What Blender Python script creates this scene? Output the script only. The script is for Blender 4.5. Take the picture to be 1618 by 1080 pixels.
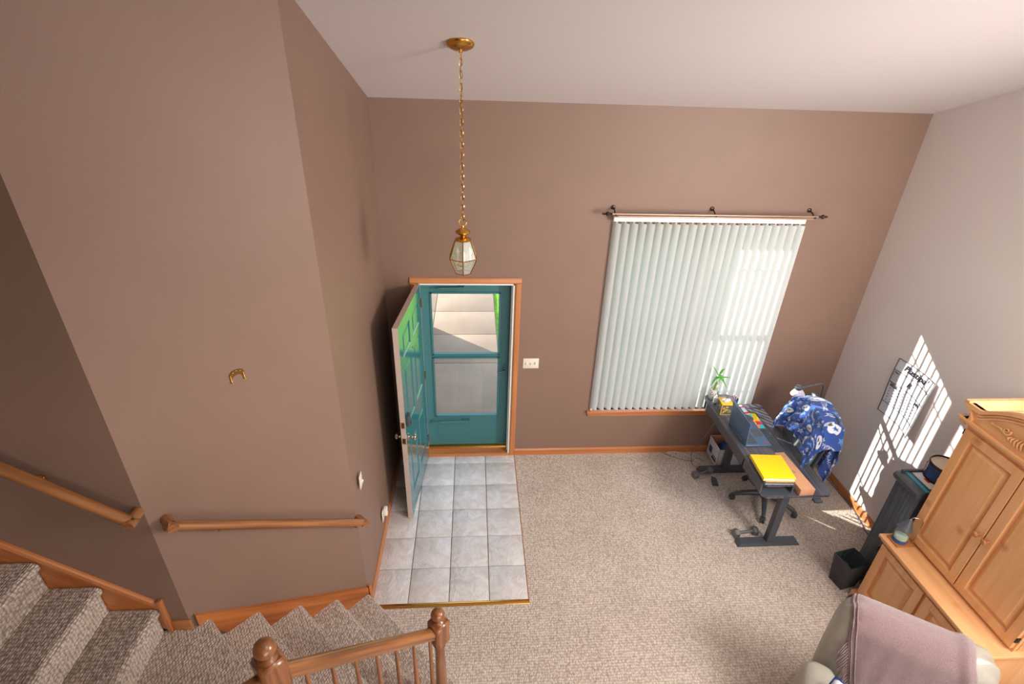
import bpy, bmesh, math, random
import numpy as np
from mathutils import Vector, Matrix
random.seed(7)
PI = math.pi
S = bpy.context.scene
COL = S.collection
for o in list(bpy.data.objects): bpy.data.objects.remove(o)

# ---------------------------------------------------------------- camera
YAW, PITCH, ROLL = .0822, .5019, .0362
cd = bpy.data.cameras.new('camera'); cam = bpy.data.objects.new('camera', cd); COL.objects.link(cam)
cyw, syw, cpt, spt = math.cos(YAW), math.sin(YAW), math.cos(PITCH), math.sin(PITCH)
Fv = Vector((syw*cpt, cyw*cpt, -spt)); r0 = Vector((cyw, -syw, 0)); u0 = r0.cross(Fv)
Rv = r0*math.cos(ROLL)+u0*math.sin(ROLL); Uv = -r0*math.sin(ROLL)+u0*math.cos(ROLL)
M = Matrix((Rv, Uv, -Fv)).transposed().to_4x4(); M.translation = Vector((.8122, -4.5334, 3.9281))
cam.matrix_world = M
cd.sensor_width = 36; cd.lens = 832.717*36/1618; cd.clip_start = .05; cd.clip_end = 200
S.camera = cam

# ---------------------------------------------------------------- light
S.view_settings.view_transform = 'Standard'; S.view_settings.look = 'None'
S.view_settings.gamma = 1; S.view_settings.exposure = 0.0; S.view_settings.use_curve_mapping = False
w = bpy.data.worlds.new('sky'); S.world = w; w.use_nodes = True
wn = w.node_tree; wn.nodes.clear()
wo = wn.nodes.new('ShaderNodeOutputWorld'); wb = wn.nodes.new('ShaderNodeBackground')
tc = wn.nodes.new('ShaderNodeTexCoord'); sx = wn.nodes.new('ShaderNodeSeparateXYZ'); cr = wn.nodes.new('ShaderNodeValToRGB')
cr.color_ramp.elements[0].position = 0; cr.color_ramp.elements[0].color = (.95, .97, 1, 1)
cr.color_ramp.elements[1].position = .9; cr.color_ramp.elements[1].color = (.52, .70, 1, 1)
wn.links.new(tc.outputs['Generated'], sx.inputs[0]); wn.links.new(sx.outputs[2], cr.inputs[0])
wn.links.new(cr.outputs[0], wb.inputs[0]); wb.inputs[1].default_value = 2.4
wn.links.new(wb.outputs[0], wo.inputs[0])

def light(name, kind, loc, energy, color=(1, 1, 1), size=None, sizey=None, direction=None):
    l = bpy.data.lights.new(name, kind); o = bpy.data.objects.new(name, l); COL.objects.link(o)
    o.location = loc; l.energy = energy; l.color = color
    if kind == 'AREA':
        l.shape = 'RECTANGLE'; l.size = size; l.size_y = sizey or size
    elif size: l.shadow_soft_size = size
    if direction: o.rotation_euler = Vector(direction).to_track_quat('-Z', 'Y').to_euler()
    return o
SUND = Vector((1, -.87, -.587))
sun = light('sun', 'SUN', (-10, 9, 8), 13, (1, .93, .82), direction=SUND); sun.data.angle = .009
# added soft area fills outside the view, standing in for general room light
light('overhead_fill', 'AREA', (2.9, -4.3, 4.85), 90, (1, .955, .90), 2.6, 1.3, (.30, .40, -1))
light('side_fill', 'AREA', (4.55, -3.35, 2.9), 175, (1, .96, .92), 1.5, 1.2, (-1, .95, -.34)).data.spread = 2.4
light('loft_fill', 'AREA', (2.8, -6.6, 4.2), 30, (1, .95, .89), 3.2, 2.0, (-.05, 1, -.15))
light('lower_fill', 'AREA', (2.8, -7.2, 1.3), 100, (1, .96, .92), 3.2, 1.7, (.0, 1, .15))

# ---------------------------------------------------------------- materials
def srgb(r, g, b):
    f = lambda c: (c/255/12.92) if c/255 <= .04045 else ((c/255+.055)/1.055)**2.4
    return (f(r), f(g), f(b), 1)
def base(name):
    m = bpy.data.materials.new(name); m.use_nodes = True
    return m, m.node_tree, m.node_tree.nodes['Principled BSDF']
def plain(name, col, rough=.5, metal=0, spec=.5, coat=0, noise=0, nscale=20, bump=0, bscale=60, **k):
    m, t, p = base(name)
    c = srgb(*col) if len(col) == 3 else col
    p.inputs['Base Color'].default_value = c; p.inputs['Roughness'].default_value = rough
    p.inputs['Metallic'].default_value = metal; p.inputs['Specular IOR Level'].default_value = spec
    p.inputs['Coat Weight'].default_value = coat
    if noise or bump:
        co = t.nodes.new('ShaderNodeTexCoord')
    if noise:
        n = t.nodes.new('ShaderNodeTexNoise'); n.inputs['Scale'].default_value = nscale; n.inputs['Detail'].default_value = 5
        r = t.nodes.new('ShaderNodeValToRGB'); r.color_ramp.elements[0].position = .3; r.color_ramp.elements[1].position = .7
        r.color_ramp.elements[0].color = tuple(x*(1-noise) for x in c[:3])+(1,)
        r.color_ramp.elements[1].color = tuple(min(1, x*(1+noise)) for x in c[:3])+(1,)
        t.links.new(co.outputs['Object'], n.inputs['Vector']); t.links.new(n.outputs['Fac'], r.inputs[0]); t.links.new(r.outputs[0], p.inputs['Base Color'])
    if bump:
        n = t.nodes.new('ShaderNodeTexNoise'); n.inputs['Scale'].default_value = bscale; n.inputs['Detail'].default_value = 3
        b = t.nodes.new('ShaderNodeBump'); b.inputs['Strength'].default_value = bump; b.inputs['Distance'].default_value = .004
        t.links.new(co.outputs['Object'], n.inputs['Vector']); t.links.new(n.outputs['Fac'], b.inputs['Height']); t.links.new(b.outputs[0], p.inputs['Normal'])
    return m
def wood(name, c1, c2, axis='x', rough=.35, scale=1., coat=.2, knots=0, contrast=1, spec=.5):
    m, t, p = base(name); co = t.nodes.new('ShaderNodeTexCoord'); mp = t.nodes.new('ShaderNodeMapping')
    sc = [26*scale]*3; sc['xyz'.index(axis)] = 1.3*scale; mp.inputs['Scale'].default_value = sc
    n = t.nodes.new('ShaderNodeTexNoise'); n.inputs['Scale'].default_value = 1.0; n.inputs['Detail'].default_value = 6; n.inputs['Distortion'].default_value = .25
    r = t.nodes.new('ShaderNodeValToRGB'); r.color_ramp.elements[0].position = .5-.2/contrast; r.color_ramp.elements[1].position = .5+.2/contrast
    r.color_ramp.elements[0].color = srgb(*c2); r.color_ramp.elements[1].color = srgb(*c1)
    t.links.new(co.outputs['Object'], mp.inputs[0]); t.links.new(mp.outputs[0], n.inputs['Vector']); t.links.new(n.outputs['Fac'], r.inputs[0])
    out = r.outputs[0]
    if knots:
        v = t.nodes.new('ShaderNodeTexVoronoi'); v.inputs['Scale'].default_value = 3.1
        r2 = t.nodes.new('ShaderNodeValToRGB'); r2.color_ramp.elements[0].position = .02; r2.color_ramp.elements[1].position = .13
        r2.color_ramp.elements[0].color = srgb(186, 120, 70); r2.color_ramp.elements[1].color = (1, 1, 1, 1)
        mx = t.nodes.new('ShaderNodeMix'); mx.data_type = 'RGBA'; mx.blend_type = 'MULTIPLY'; mx.inputs[0].default_value = knots
        t.links.new(co.outputs['Object'], v.inputs['Vector']); t.links.new(v.outputs['Distance'], r2.inputs[0])
        t.links.new(out, mx.inputs[6]); t.links.new(r2.outputs[0], mx.inputs[7]); out = mx.outputs[2]
    t.links.new(out, p.inputs['Base Color'])
    p.inputs['Roughness'].default_value = rough; p.inputs['Coat Weight'].default_value = coat; p.inputs['Coat Roughness'].default_value = .2
    p.inputs['Specular IOR Level'].default_value = spec
    b = t.nodes.new('ShaderNodeBump'); b.inputs['Strength'].default_value = .12; b.inputs['Distance'].default_value = .002
    t.links.new(n.outputs['Fac'], b.inputs['Height']); t.links.new(b.outputs[0], p.inputs['Normal'])
    return m
def carpet(name, light_, dark_, scale=75, bump=.8, rot=0):
    m, t, p = base(name); co = t.nodes.new('ShaderNodeTexCoord')
    mp = t.nodes.new('ShaderNodeMapping'); mp.inputs['Scale'].default_value = (1, .62, 1); mp.inputs['Rotation'].default_value = (0, 0, rot)
    v = t.nodes.new('ShaderNodeTexVoronoi'); v.inputs['Scale'].default_value = scale; v.inputs['Randomness'].default_value = .45
    t.links.new(co.outputs['Object'], mp.inputs[0]); t.links.new(mp.outputs[0], v.inputs['Vector'])
    r = t.nodes.new('ShaderNodeValToRGB'); r.color_ramp.elements[0].position = .15; r.color_ramp.elements[1].position = .72
    r.color_ramp.elements[0].color = srgb(*light_); r.color_ramp.elements[1].color = srgb(*dark_)
    t.links.new(v.outputs['Distance'], r.inputs[0])
    n = t.nodes.new('ShaderNodeTexNoise'); n.inputs['Scale'].default_value = 2.2; n.inputs['Detail'].default_value = 6
    r2 = t.nodes.new('ShaderNodeValToRGB'); r2.color_ramp.elements[0].position = .3; r2.color_ramp.elements[1].position = .7
    r2.color_ramp.elements[0].color = (.88, .87, .86, 1); r2.color_ramp.elements[1].color = (1.0, 1.0, 1.0, 1)
    wn_ = t.nodes.new('ShaderNodeTexWhiteNoise'); t.links.new(v.outputs['Position'], wn_.inputs['Vector'])
    r3 = t.nodes.new('ShaderNodeValToRGB'); r3.color_ramp.elements[0].color = (.82, .80, .78, 1); r3.color_ramp.elements[1].color = (1, 1, 1, 1)
    r3.color_ramp.elements[1].position = .6
    t.links.new(wn_.outputs['Value'], r3.inputs[0])
    t.links.new(co.outputs['Object'], n.inputs['Vector']); t.links.new(n.outputs['Fac'], r2.inputs[0])
    m1 = t.nodes.new('ShaderNodeMix'); m1.data_type = 'RGBA'; m1.blend_type = 'MULTIPLY'; m1.inputs[0].default_value = 1
    m2 = t.nodes.new('ShaderNodeMix'); m2.data_type = 'RGBA'; m2.blend_type = 'MULTIPLY'; m2.inputs[0].default_value = 1
    t.links.new(r.outputs[0], m1.inputs[6]); t.links.new(r2.outputs[0], m1.inputs[7])
    t.links.new(m1.outputs[2], m2.inputs[6]); t.links.new(r3.outputs[0], m2.inputs[7]); t.links.new(m2.outputs[2], p.inputs['Base Color'])
    b = t.nodes.new('ShaderNodeBump'); b.invert = True; b.inputs['Strength'].default_value = bump; b.inputs['Distance'].default_value = .008
    t.links.new(v.outputs['Distance'], b.inputs['Height']); t.links.new(b.outputs[0], p.inputs['Normal'])
    p.inputs['Roughness'].default_value = .95; p.inputs['Specular IOR Level'].default_value = .1
    p.inputs['Sheen Weight'].default_value = .15
    return m
def glass(name, tint=(1, 1, 1, 1), mixf=.1, rough=.02):
    m, t, p = base(name); t.nodes.remove(p); o = t.nodes['Material Output']
    tr = t.nodes.new('ShaderNodeBsdfTransparent'); tr.inputs[0].default_value = tint
    g = t.nodes.new('ShaderNodeBsdfGlossy'); g.inputs['Roughness'].default_value = rough
    mx = t.nodes.new('ShaderNodeMixShader'); mx.inputs[0].default_value = mixf
    t.links.new(tr.outputs[0], mx.inputs[1]); t.links.new(g.outputs[0], mx.inputs[2]); t.links.new(mx.outputs[0], o.inputs[0])
    return m
MT = {}
MT['paint_brown'] = plain('mauve_brown_wall_paint', (134, 107, 93), .5, bump=.18, bscale=220, noise=.03, nscale=3, spec=.35)
MT['paint_grey'] = plain('warm_grey_wall_paint', (228, 219, 216), .6, bump=.18, bscale=220, spec=.3)
MT['ceiling'] = plain('ceiling_white_paint', (212, 203, 201), .8, bump=.25, bscale=160, spec=.2)
MT['oak'] = wood('golden_oak_trim', (196, 128, 78), (170, 102, 56), 'x')
MT['oak_y'] = wood('golden_oak_trim_y', (196, 128, 78), (170, 102, 56), 'y')
MT['oak_z'] = wood('golden_oak_trim_z', (196, 128, 78), (170, 102, 56), 'z')
MT['oakd'] = wood('oak_stair_rail', (164, 108, 62), (116, 70, 36), 'x', .28, 1.4, .5, contrast=1.3)
MT['oakdz'] = wood('oak_stair_post', (158, 100, 58), (112, 66, 36), 'z', .3, 1.4, .5, contrast=1.3)
MT['oakskirt'] = wood('oak_skirt_board', (196, 118, 58), (150, 80, 34), 'x', .35, .8, .3, contrast=1.2)
MT['pine'] = wood('honey_pine', (240, 184, 130), (228, 166, 110), 'z', .38, .8, .25, knots=.55)
MT['piney'] = wood('honey_pine_y', (240, 184, 130), (228, 166, 110), 'y', .38, .8, .25, knots=.2)
MT['pined'] = wood('honey_pine_inside', (112, 70, 42), (92, 56, 32), 'y', .6, .8, 0)
MT['carpet'] = carpet('beige_berber_carpet', (236, 222, 210), (176, 160, 148), 78, .6)
MT['carpet_s'] = carpet('beige_berber_stair_carpet', (240, 225, 212), (160, 143, 130), 84, .9, PI/4)
MT['carpet_shaded'] = carpet('beige_berber_stair_carpet_shaded', (232, 216, 202), (140, 124, 112), 84, .9, 0)  # same carpet as the lower flight, upper stairwell shade mixed into its colour
MT['grout'] = plain('grey_grout', (120, 112, 104), .9, noise=.1, nscale=60)
MT['teal'] = plain('teal_door_paint', (40, 104, 112), .22, spec=.6, coat=.6, bump=.1, bscale=40)
MT['teal'].node_tree.nodes['Principled BSDF'].inputs['Coat Roughness'].default_value = .13
MT['teal2'] = plain('teal_storm_door_enamel', (58, 112, 116), .4, spec=.5)
MT['primer'] = plain('beige_door_edge', (190, 172, 160), .6)
MT['white'] = plain('white_enamel', (232, 228, 222), .4)
MT['vinyl'] = plain('white_window_vinyl', (236, 236, 234), .4)
MT['ivory'] = plain('ivory_plastic', (226, 214, 200), .45)
MT['brass'] = plain('polished_brass', (214, 164, 84), .22, 1)
MT['brassd'] = plain('antique_brass', (150, 116, 60), .3, 1)
MT['chrome'] = plain('brushed_nickel', (200, 190, 176), .2, 1)
MT['iron'] = plain('dark_bronze_metal', (70, 58, 52), .4, .8)
MT['rodmetal'] = plain('brushed_pewter_rod', (190, 160, 140), .35, .6)
MT['blackplastic'] = plain('black_plastic', (72, 78, 84), .38, bump=.1, bscale=150)
MT['blackmetal'] = plain('black_powder_coat', (86, 90, 98), .45, .2)
MT['blackwood'] = wood('black_wood_grain', (92, 100, 112), (66, 72, 82), 'z', .4, 2.0, .1, contrast=1.2)
MT['blackdesk'] = wood('black_ash_desktop', (100, 100, 108), (68, 68, 76), 'y', .33, 1.8, .3, contrast=1.5)
MT['greyleather'] = plain('grey_leather_pad', (118, 128, 132), .3, coat=.3, bump=.2, bscale=80)
MT['leather'] = plain('stone_grey_leather', (164, 158, 146), .34, spec=.5, coat=.15, bump=.15, bscale=90)
MT['glass'] = glass('clear_pane', (.97, .99, 1, 1), .04)
MT['glassl'] = glass('lantern_glass', (.95, .97, .93, 1), .03, .3)
t = MT['glassl'].node_tree; _o = t.nodes['Material Output']; _src = _o.inputs[0].links[0].from_socket
_d = t.nodes.new('ShaderNodeBsdfDiffuse'); _d.inputs[0].default_value = (.8, .85, .78, 1); _m = t.nodes.new('ShaderNodeMixShader'); _m.inputs[0].default_value = .16
t.links.new(_src, _m.inputs[1]); t.links.new(_d.outputs[0], _m.inputs[2]); t.links.new(_m.outputs[0], _o.inputs[0])
MT['paper'] = plain('white_paper', (222, 224, 232), .7)
MT['ink'] = plain('black_ink', (24, 22, 40), .7)
MT['pinkthrow'] = plain('mauve_throw', (150, 120, 120), .95, noise=.22, nscale=190, bump=2., bscale=260, spec=.1)
MT['pinkthrow'].node_tree.nodes['Principled BSDF'].inputs['Sheen Weight'].default_value = .6
MT['cardboard'] = plain('kraft_cardboard', (214, 158, 122), .8, noise=.04, nscale=30)
MT['yellow'] = plain('yellow_vinyl_binder', (250, 214, 20), .4)
MT['steelblue'] = plain('laptop_blue_aluminium', (84, 114, 146), .35, .15)
MT['screen'] = plain('laptop_screen', (16, 18, 24), .15)
MT['darkgrey'] = plain('dark_grey_plastic', (84, 90, 98), .5)
MT['red'] = plain('red_plastic', (206, 40, 52), .4)
MT['blue'] = plain('blue_plastic', (48, 84, 150), .4)
MT['cyan'] = plain('cyan_print', (60, 200, 220), .5)
MT['pink'] = plain('magenta_print', (232, 60, 110), .5)
MT['orange'] = plain('orange_print', (242, 150, 70), .5)
MT['greenp'] = plain('green_print', (110, 190, 90), .5)
MT['yellowp'] = plain('yellow_print', (246, 206, 40), .5)
MT['leaf'] = plain('green_leaf', (84, 168, 50), .4, noise=.15)
MT['cane'] = plain('green_cane', (132, 150, 70), .5, noise=.2, nscale=60)
MT['navy'] = plain('navy_rubber', (40, 66, 120), .4)
MT['mesh'] = plain('black_mesh', (84, 82, 88), .6)
MT['ironc'] = plain('grey_cast_iron', (122, 120, 118), .5, .4, bump=.2)
MT['cord'] = plain('grey_cord', (92, 88, 88), .5)
MT['cordw'] = plain('white_cord', (214, 206, 196), .5)
MT['drumhead'] = plain('drum_skin', (228, 214, 200), .5, noise=.04, nscale=14)
MT['teal_label'] = plain('teal_label', (52, 150, 170), .5)
MT['wax'] = plain('pale_wax', (200, 232, 220), .4)
MT['lampwhite'] = plain('frosted_shade', (240, 234, 240), .4)
MT['concrete'] = plain('broom_finished_concrete', (150, 128, 108), .9, noise=.14, nscale=1.8, bump=.4, bscale=120)
MT['grass'] = plain('lawn_grass', (110, 160, 44), .9, noise=.3, nscale=14, bump=1, bscale=80, spec=.1)
MT['shrub'] = plain('shrub_leaves', (120, 178, 50), .7, noise=.35, nscale=30)
MT['siding'] = plain('vinyl_siding', (200, 196, 188), .7)
MT['roof'] = plain('asphalt_shingle', (92, 86, 82), .9, noise=.2, nscale=30)
# slats let some daylight through
m, t, p = base('vinyl_blind_slat'); p.inputs['Base Color'].default_value = srgb(226, 229, 228); p.inputs['Roughness'].default_value = .5
tl = t.nodes.new('ShaderNodeBsdfTranslucent'); tl.inputs[0].default_value = srgb(244, 244, 244)
mx = t.nodes.new('ShaderNodeMixShader'); mx.inputs[0].default_value = .26
t.links.new(p.outputs[0], mx.inputs[1]); t.links.new(tl.outputs[0], mx.inputs[2]); t.links.new(mx.outputs[0], t.nodes['Material Output'].inputs[0])
MT['slat'] = m
# stoneware tile
m, t, p = base('pale_stoneware_tile'); co = t.nodes.new('ShaderNodeTexCoord'); oi = t.nodes.new('ShaderNodeObjectInfo')
va = t.nodes.new('ShaderNodeVectorMath'); va.operation = 'ADD'
cb = t.nodes.new('ShaderNodeCombineXYZ'); ml = t.nodes.new('ShaderNodeMath'); ml.operation = 'MULTIPLY'; ml.inputs[1].default_value = 40
t.links.new(oi.outputs['Random'], ml.inputs[0]); t.links.new(ml.outputs[0], cb.inputs[0]); t.links.new(ml.outputs[0], cb.inputs[1])
t.links.new(co.outputs['Object'], va.inputs[0]); t.links.new(cb.outputs[0], va.inputs[1])
n = t.nodes.new('ShaderNodeTexNoise'); n.inputs['Scale'].default_value = 6; n.inputs['Detail'].default_value = 5; n.inputs['Distortion'].default_value = 2.2
t.links.new(va.outputs[0], n.inputs['Vector'])
r = t.nodes.new('ShaderNodeValToRGB'); r.color_ramp.elements[0].position = .35; r.color_ramp.elements[1].position = .65
r.color_ramp.elements[0].color = srgb(206, 202, 200); r.color_ramp.elements[1].color = srgb(224, 222, 222)
t.links.new(n.outputs['Fac'], r.inputs[0]); t.links.new(r.outputs[0], p.inputs['Base Color'])
n2 = t.nodes.new('ShaderNodeTexNoise'); n2.inputs['Scale'].default_value = 15; n2.inputs['Detail'].default_value = 6; n2.inputs['Distortion'].default_value = 2.6
t.links.new(va.outputs[0], n2.inputs['Vector'])
b = t.nodes.new('ShaderNodeBump'); b.inputs['Strength'].default_value = .8; b.inputs['Distance'].default_value = .010
t.links.new(n2.outputs['Fac'], b.inputs['Height']); t.links.new(b.outputs[0], p.inputs['Normal']); p.inputs['Roughness'].default_value = .24; p.inputs['Coat Weight'].default_value = .5; p.inputs['Coat Roughness'].default_value = .15
MT['tile'] = m

# ---------------------------------------------------------------- mesh helpers
class MB:
    def __init__(s): s.b = bmesh.new()
    def box(s, x0, x1, y0, y1, z0, z1, bev=0, seg=2, mat=None):
        vs = [s.b.verts.new(c) for c in ((x0,y0,z0),(x1,y0,z0),(x1,y1,z0),(x0,y1,z0),(x0,y0,z1),(x1,y0,z1),(x1,y1,z1),(x0,y1,z1))]
        fs = [s.b.faces.new([vs[i] for i in f]) for f in ((0,3,2,1),(4,5,6,7),(0,1,5,4),(1,2,6,5),(2,3,7,6),(3,0,4,7))]
        nv = vs
        if bev:
            es = list({e for f in fs for e in f.edges})
            r = bmesh.ops.bevel(s.b, geom=es, offset=bev, segments=seg, profile=.5, affect='EDGES')
            nv = list({v for f in r['faces'] for v in f.verts} | {v for v in vs if v.is_valid})
        if mat is not None: bmesh.ops.transform(s.b, matrix=mat, verts=nv)
        return s
    def prism(s, pts, d, mat=None):      # pts: 3D polygon, d: extrusion vector
        d = Vector(d); a = [s.b.verts.new(Vector(p)) for p in pts]; c = [s.b.verts.new(Vector(p)+d) for p in pts]
        n = len(pts); s.b.faces.new(a); s.b.faces.new(c[::-1])
        for i in range(n): s.b.faces.new((a[i], c[i], c[(i+1) % n], a[(i+1) % n]))
        if mat is not None: bmesh.ops.transform(s.b, matrix=mat, verts=a+c)
        return s
    def lathe(s, prof, seg=20, o=(0, 0, 0), mat=None, cap=True):   # prof: (r,z)
        o = Vector(o); rings = []; allv = []
        for r, z in prof:
            if r < 1e-6: v = s.b.verts.new(o+Vector((0, 0, z))); rings.append([v]); allv.append(v)
            else:
                R = [s.b.verts.new(o+Vector((r*math.cos(2*PI*i/seg), r*math.sin(2*PI*i/seg), z))) for i in range(seg)]; rings.append(R); allv += R
        for A, B in zip(rings, rings[1:]):
            for i in range(seg):
                j = (i+1) % seg
                if len(A) == 1 and len(B) == 1: break
                if len(A) == 1: s.b.faces.new((A[0], B[j], B[i]))
                elif len(B) == 1: s.b.faces.new((A[i], A[j], B[0]))
                else: s.b.faces.new((A[i], A[j], B[j], B[i]))
        if cap:
            if len(rings[0]) > 1: s.b.faces.new(rings[0][::-1])
            if len(rings[-1]) > 1: s.b.faces.new(rings[-1])
        if mat is not None: bmesh.ops.transform(s.b, matrix=mat, verts=allv)
        return s
    def tube(s, pts, r, seg=10, closed=False, flat=1., up=None):
        P = [Vector(p) for p in pts]; n = len(P); rings = []
        prev = None
        for i, p in enumerate(P):
            if closed: d = (P[(i+1) % n]-P[i-1])
            else: d = P[min(i+1, n-1)]-P[max(i-1, 0)]
            d.normalize()
            if up is not None: x = d.cross(Vector(up)).normalized()
            elif prev is None: x = d.orthogonal().normalized()
            else: x = (prev-d*prev.dot(d)).normalized()
            prev = x; y = d.cross(x); rr = r[i] if isinstance(r, (list, tuple)) else r
            rings.append([s.b.verts.new(p+x*rr*math.cos(2*PI*k/seg)+y*rr*flat*math.sin(2*PI*k/seg)) for k in range(seg)])
        m_ = n if closed else n-1
        for i in range(m_):
            A, B = rings[i], rings[(i+1) % n]
            for k in range(seg): s.b.faces.new((A[k], A[(k+1) % seg], B[(k+1) % seg], B[k]))
        if not closed: s.b.faces.new(rings[0][::-1]); s.b.faces.new(rings[-1])
        return s
    def sweep(s, prof, pts, up=(0, 0, 1)):     # prof: 2D (side, up) polygon swept along pts
        P = [Vector(p) for p in pts]; n = len(P); rings = []; up = Vector(up)
        for i, p in enumerate(P):
            d = (P[min(i+1, n-1)]-P[max(i-1, 0)]).normalized(); x = d.cross(up).normalized(); y = x.cross(d)
            f = 1
            if 0 < i < n-1:
                a = (P[i]-P[i-1]).normalized(); f = 1/max(.3, a.dot(d))
            rings.append([s.b.verts.new(p+x*a_*f+y*b_) for a_, b_ in prof])
        k = len(prof)
        for A, B in zip(rings, rings[1:]):
            for i in range(k): s.b.faces.new((A[i], A[(i+1) % k], B[(i+1) % k], B[i]))
        s.b.faces.new(rings[0][::-1]); s.b.faces.new(rings[-1]); return s
    def ell(s, c, r, seg=16, mat=None):
        res = bmesh.ops.create_uvsphere(s.b, u_segments=seg, v_segments=max(6, seg*2//3), radius=1)
        m_ = Matrix.Translation(c) @ Matrix.Diagonal((*r, 1))
        if mat is not None: m_ = mat @ m_
        bmesh.ops.transform(s.b, matrix=m_, verts=res['verts']); return s
    def grid(s, f, nu, nv, thick=0):      # f(u,v)->Vector, u,v in 0..1
        V = [[s.b.verts.new(f(i/nu, j/nv)) for j in range(nv+1)] for i in range(nu+1)]
        for i in range(nu):
            for j in range(nv): s.b.faces.new((V[i][j], V[i+1][j], V[i+1][j+1], V[i][j+1]))
        if thick:
            fs = list(s.b.faces); bmesh.ops.recalc_face_normals(s.b, faces=fs); bmesh.ops.solidify(s.b, geom=fs, thickness=thick)
        return s
    def rbox(s, sx, sy, sz, r, n=10, deform=None, c=(0, 0, 0)):      # soft rounded box
        old = set(s.b.verts); g = bmesh.ops.create_cube(s.b, size=2)
        es = list({e for v in g['verts'] for e in v.link_edges})
        bmesh.ops.subdivide_edges(s.b, edges=es, cuts=n, use_grid_fill=True)
        h = Vector((sx/2, sy/2, sz/2))
        allv = [v for v in s.b.verts if v not in old]
        for v in allv:
            v.co = rb_map(Vector((v.co.x*h.x, v.co.y*h.y, v.co.z*h.z)), h, r)
            if deform: v.co = deform(v.co)
            v.co += Vector(c)
        return s
    def build(s, name, mat, parent=None, smooth=True, angle=40, loc=None, rot=None):
        bmesh.ops.recalc_face_normals(s.b, faces=list(s.b.faces))
        me = bpy.data.meshes.new(name); s.b.to_mesh(me); s.b.free()
        if smooth:
            me.shade_smooth(); me.set_sharp_from_angle(angle=math.radians(angle))
        o = bpy.data.objects.new(name, me); COL.objects.link(o)
        if mat is not None: me.materials.append(MT[mat] if isinstance(mat, str) else mat)
        if parent is not None: o.parent = parent
        if loc is not None: o.location = loc
        if rot is not None: o.rotation_euler = rot
        return o
def rb_map(p, h, r):
    i = Vector((max(-(h.x-r), min(h.x-r, p.x)), max(-(h.y-r), min(h.y-r, p.y)), max(-(h.z-r), min(h.z-r, p.z))))
    d = p-i
    return i+d.normalized()*r if d.length > 1e-9 else p
def thing(name, label, cat, loc=(0, 0, 0), rz=0, group=None):
    o = bpy.data.objects.new(name, None); COL.objects.link(o); o.location = loc; o.rotation_euler = (0, 0, rz)
    o.empty_display_size = .1
    o['label'] = label; o['category'] = cat
    if group: o['group'] = group
    return o
def tag(o, label, cat, group=None):
    o['label'] = label; o['category'] = cat
    if group: o['group'] = group
    return o
def struct(o): o['kind'] = 'structure'; return o
def copy_tree(o, parent=None):
    c = o.copy(); COL.objects.link(c)
    if parent is not None: c.parent = parent
    for ch in list(o.children): copy_tree(ch, c)
    return c
def arc(c, r, a0, a1, n, plane='xz'):
    out = []
    for i in range(n+1):
        a = a0+(a1-a0)*i/n; u, v = r*math.cos(a), r*math.sin(a)
        out.append((c[0]+u, c[1], c[2]+v) if plane == 'xz' else (c[0], c[1]+u, c[2]+v) if plane == 'yz' else (c[0]+u, c[1]+v, c[2]))
    return out
def bez(pts, n=12):     # Catmull-Rom through points
    P = [Vector(p) for p in pts]; P = [2*P[0]-P[1]]+P+[2*P[-1]-P[-2]]; out = []
    for i in range(1, len(P)-2):
        for k in range(n):
            t_ = k/n; a, b_, c, d = P[i-1:i+3]
            out.append(.5*((2*b_)+(c-a)*t_+(2*a-5*b_+4*c-d)*t_*t_+(3*b_-a-3*c+d)*t_**3))
    out.append(P[-2]); return out
def reframe(o, d):      # turn the object's own X axis along d without moving the mesh
    d = Vector(d).normalized(); sd_ = d.cross(Vector((0, 0, 1))).normalized(); mm = Matrix((d, -sd_, sd_.cross(d))).transposed().to_4x4()
    o.data.transform(mm.inverted()); o.matrix_local = mm; return o
def rail_obj(name, prof, a, b_, mat, parent, up=None):     # straight rail whose grain runs along its own X
    a, b_ = Vector(a), Vector(b_); d = (b_-a).normalized(); side = d.cross(Vector((0, 0, 1))).normalized(); upv = side.cross(d)
    if up is not None: upv = Vector(up); side = d.cross(upv).normalized()
    L = (b_-a).length; mb_ = MB().prism([(0, -q[0], q[1]) for q in prof], (L, 0, 0)); o = mb_.build(name, mat, parent, angle=50)
    mm = Matrix((d, -side, upv)).transposed().to_4x4(); mm.translation = a; o.matrix_local = mm
    return o
def text(name, s, size, mat, parent, mtx, shear=0, extrude=.0004):
    cu = bpy.data.curves.new(name, 'FONT'); cu.body = s; cu.size = size; cu.extrude = extrude; cu.shear = shear
    cu.align_x = 'CENTER'; cu.align_y = 'CENTER'; cu.resolution_u = 3; cu.offset = size*.018
    tmp = bpy.data.objects.new(name, cu); COL.objects.link(tmp)
    dg = bpy.context.evaluated_depsgraph_get(); dg.update()
    me = bpy.data.meshes.new_from_object(tmp.evaluated_get(dg)); bpy.data.objects.remove(tmp)
    me.transform(mtx); me.materials.clear(); me.materials.append(MT[mat])
    o = bpy.data.objects.new(name, me); COL.objects.link(o); o.parent = parent
    return o
def frame_m(o, x, y):     # matrix with columns x,y,x×y and origin o
    x = Vector(x).normalized(); y = Vector(y).normalized(); z = x.cross(y)
    m_ = Matrix((x, y, z)).transposed().to_4x4(); m_.translation = Vector(o); return m_

# ---------------------------------------------------------------- room shell
W = 4.645; C0 = Vector((-.02, -1.80, 0)); WD = Vector((-.70711, -.70711, 0)); ND = Vector((.70711, -.70711, 0))
CZ = lambda y: 3.591-.3346*y
def sp(s, t_, z): return C0+WD*s+ND*t_+Vector((0, 0, z))
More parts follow.
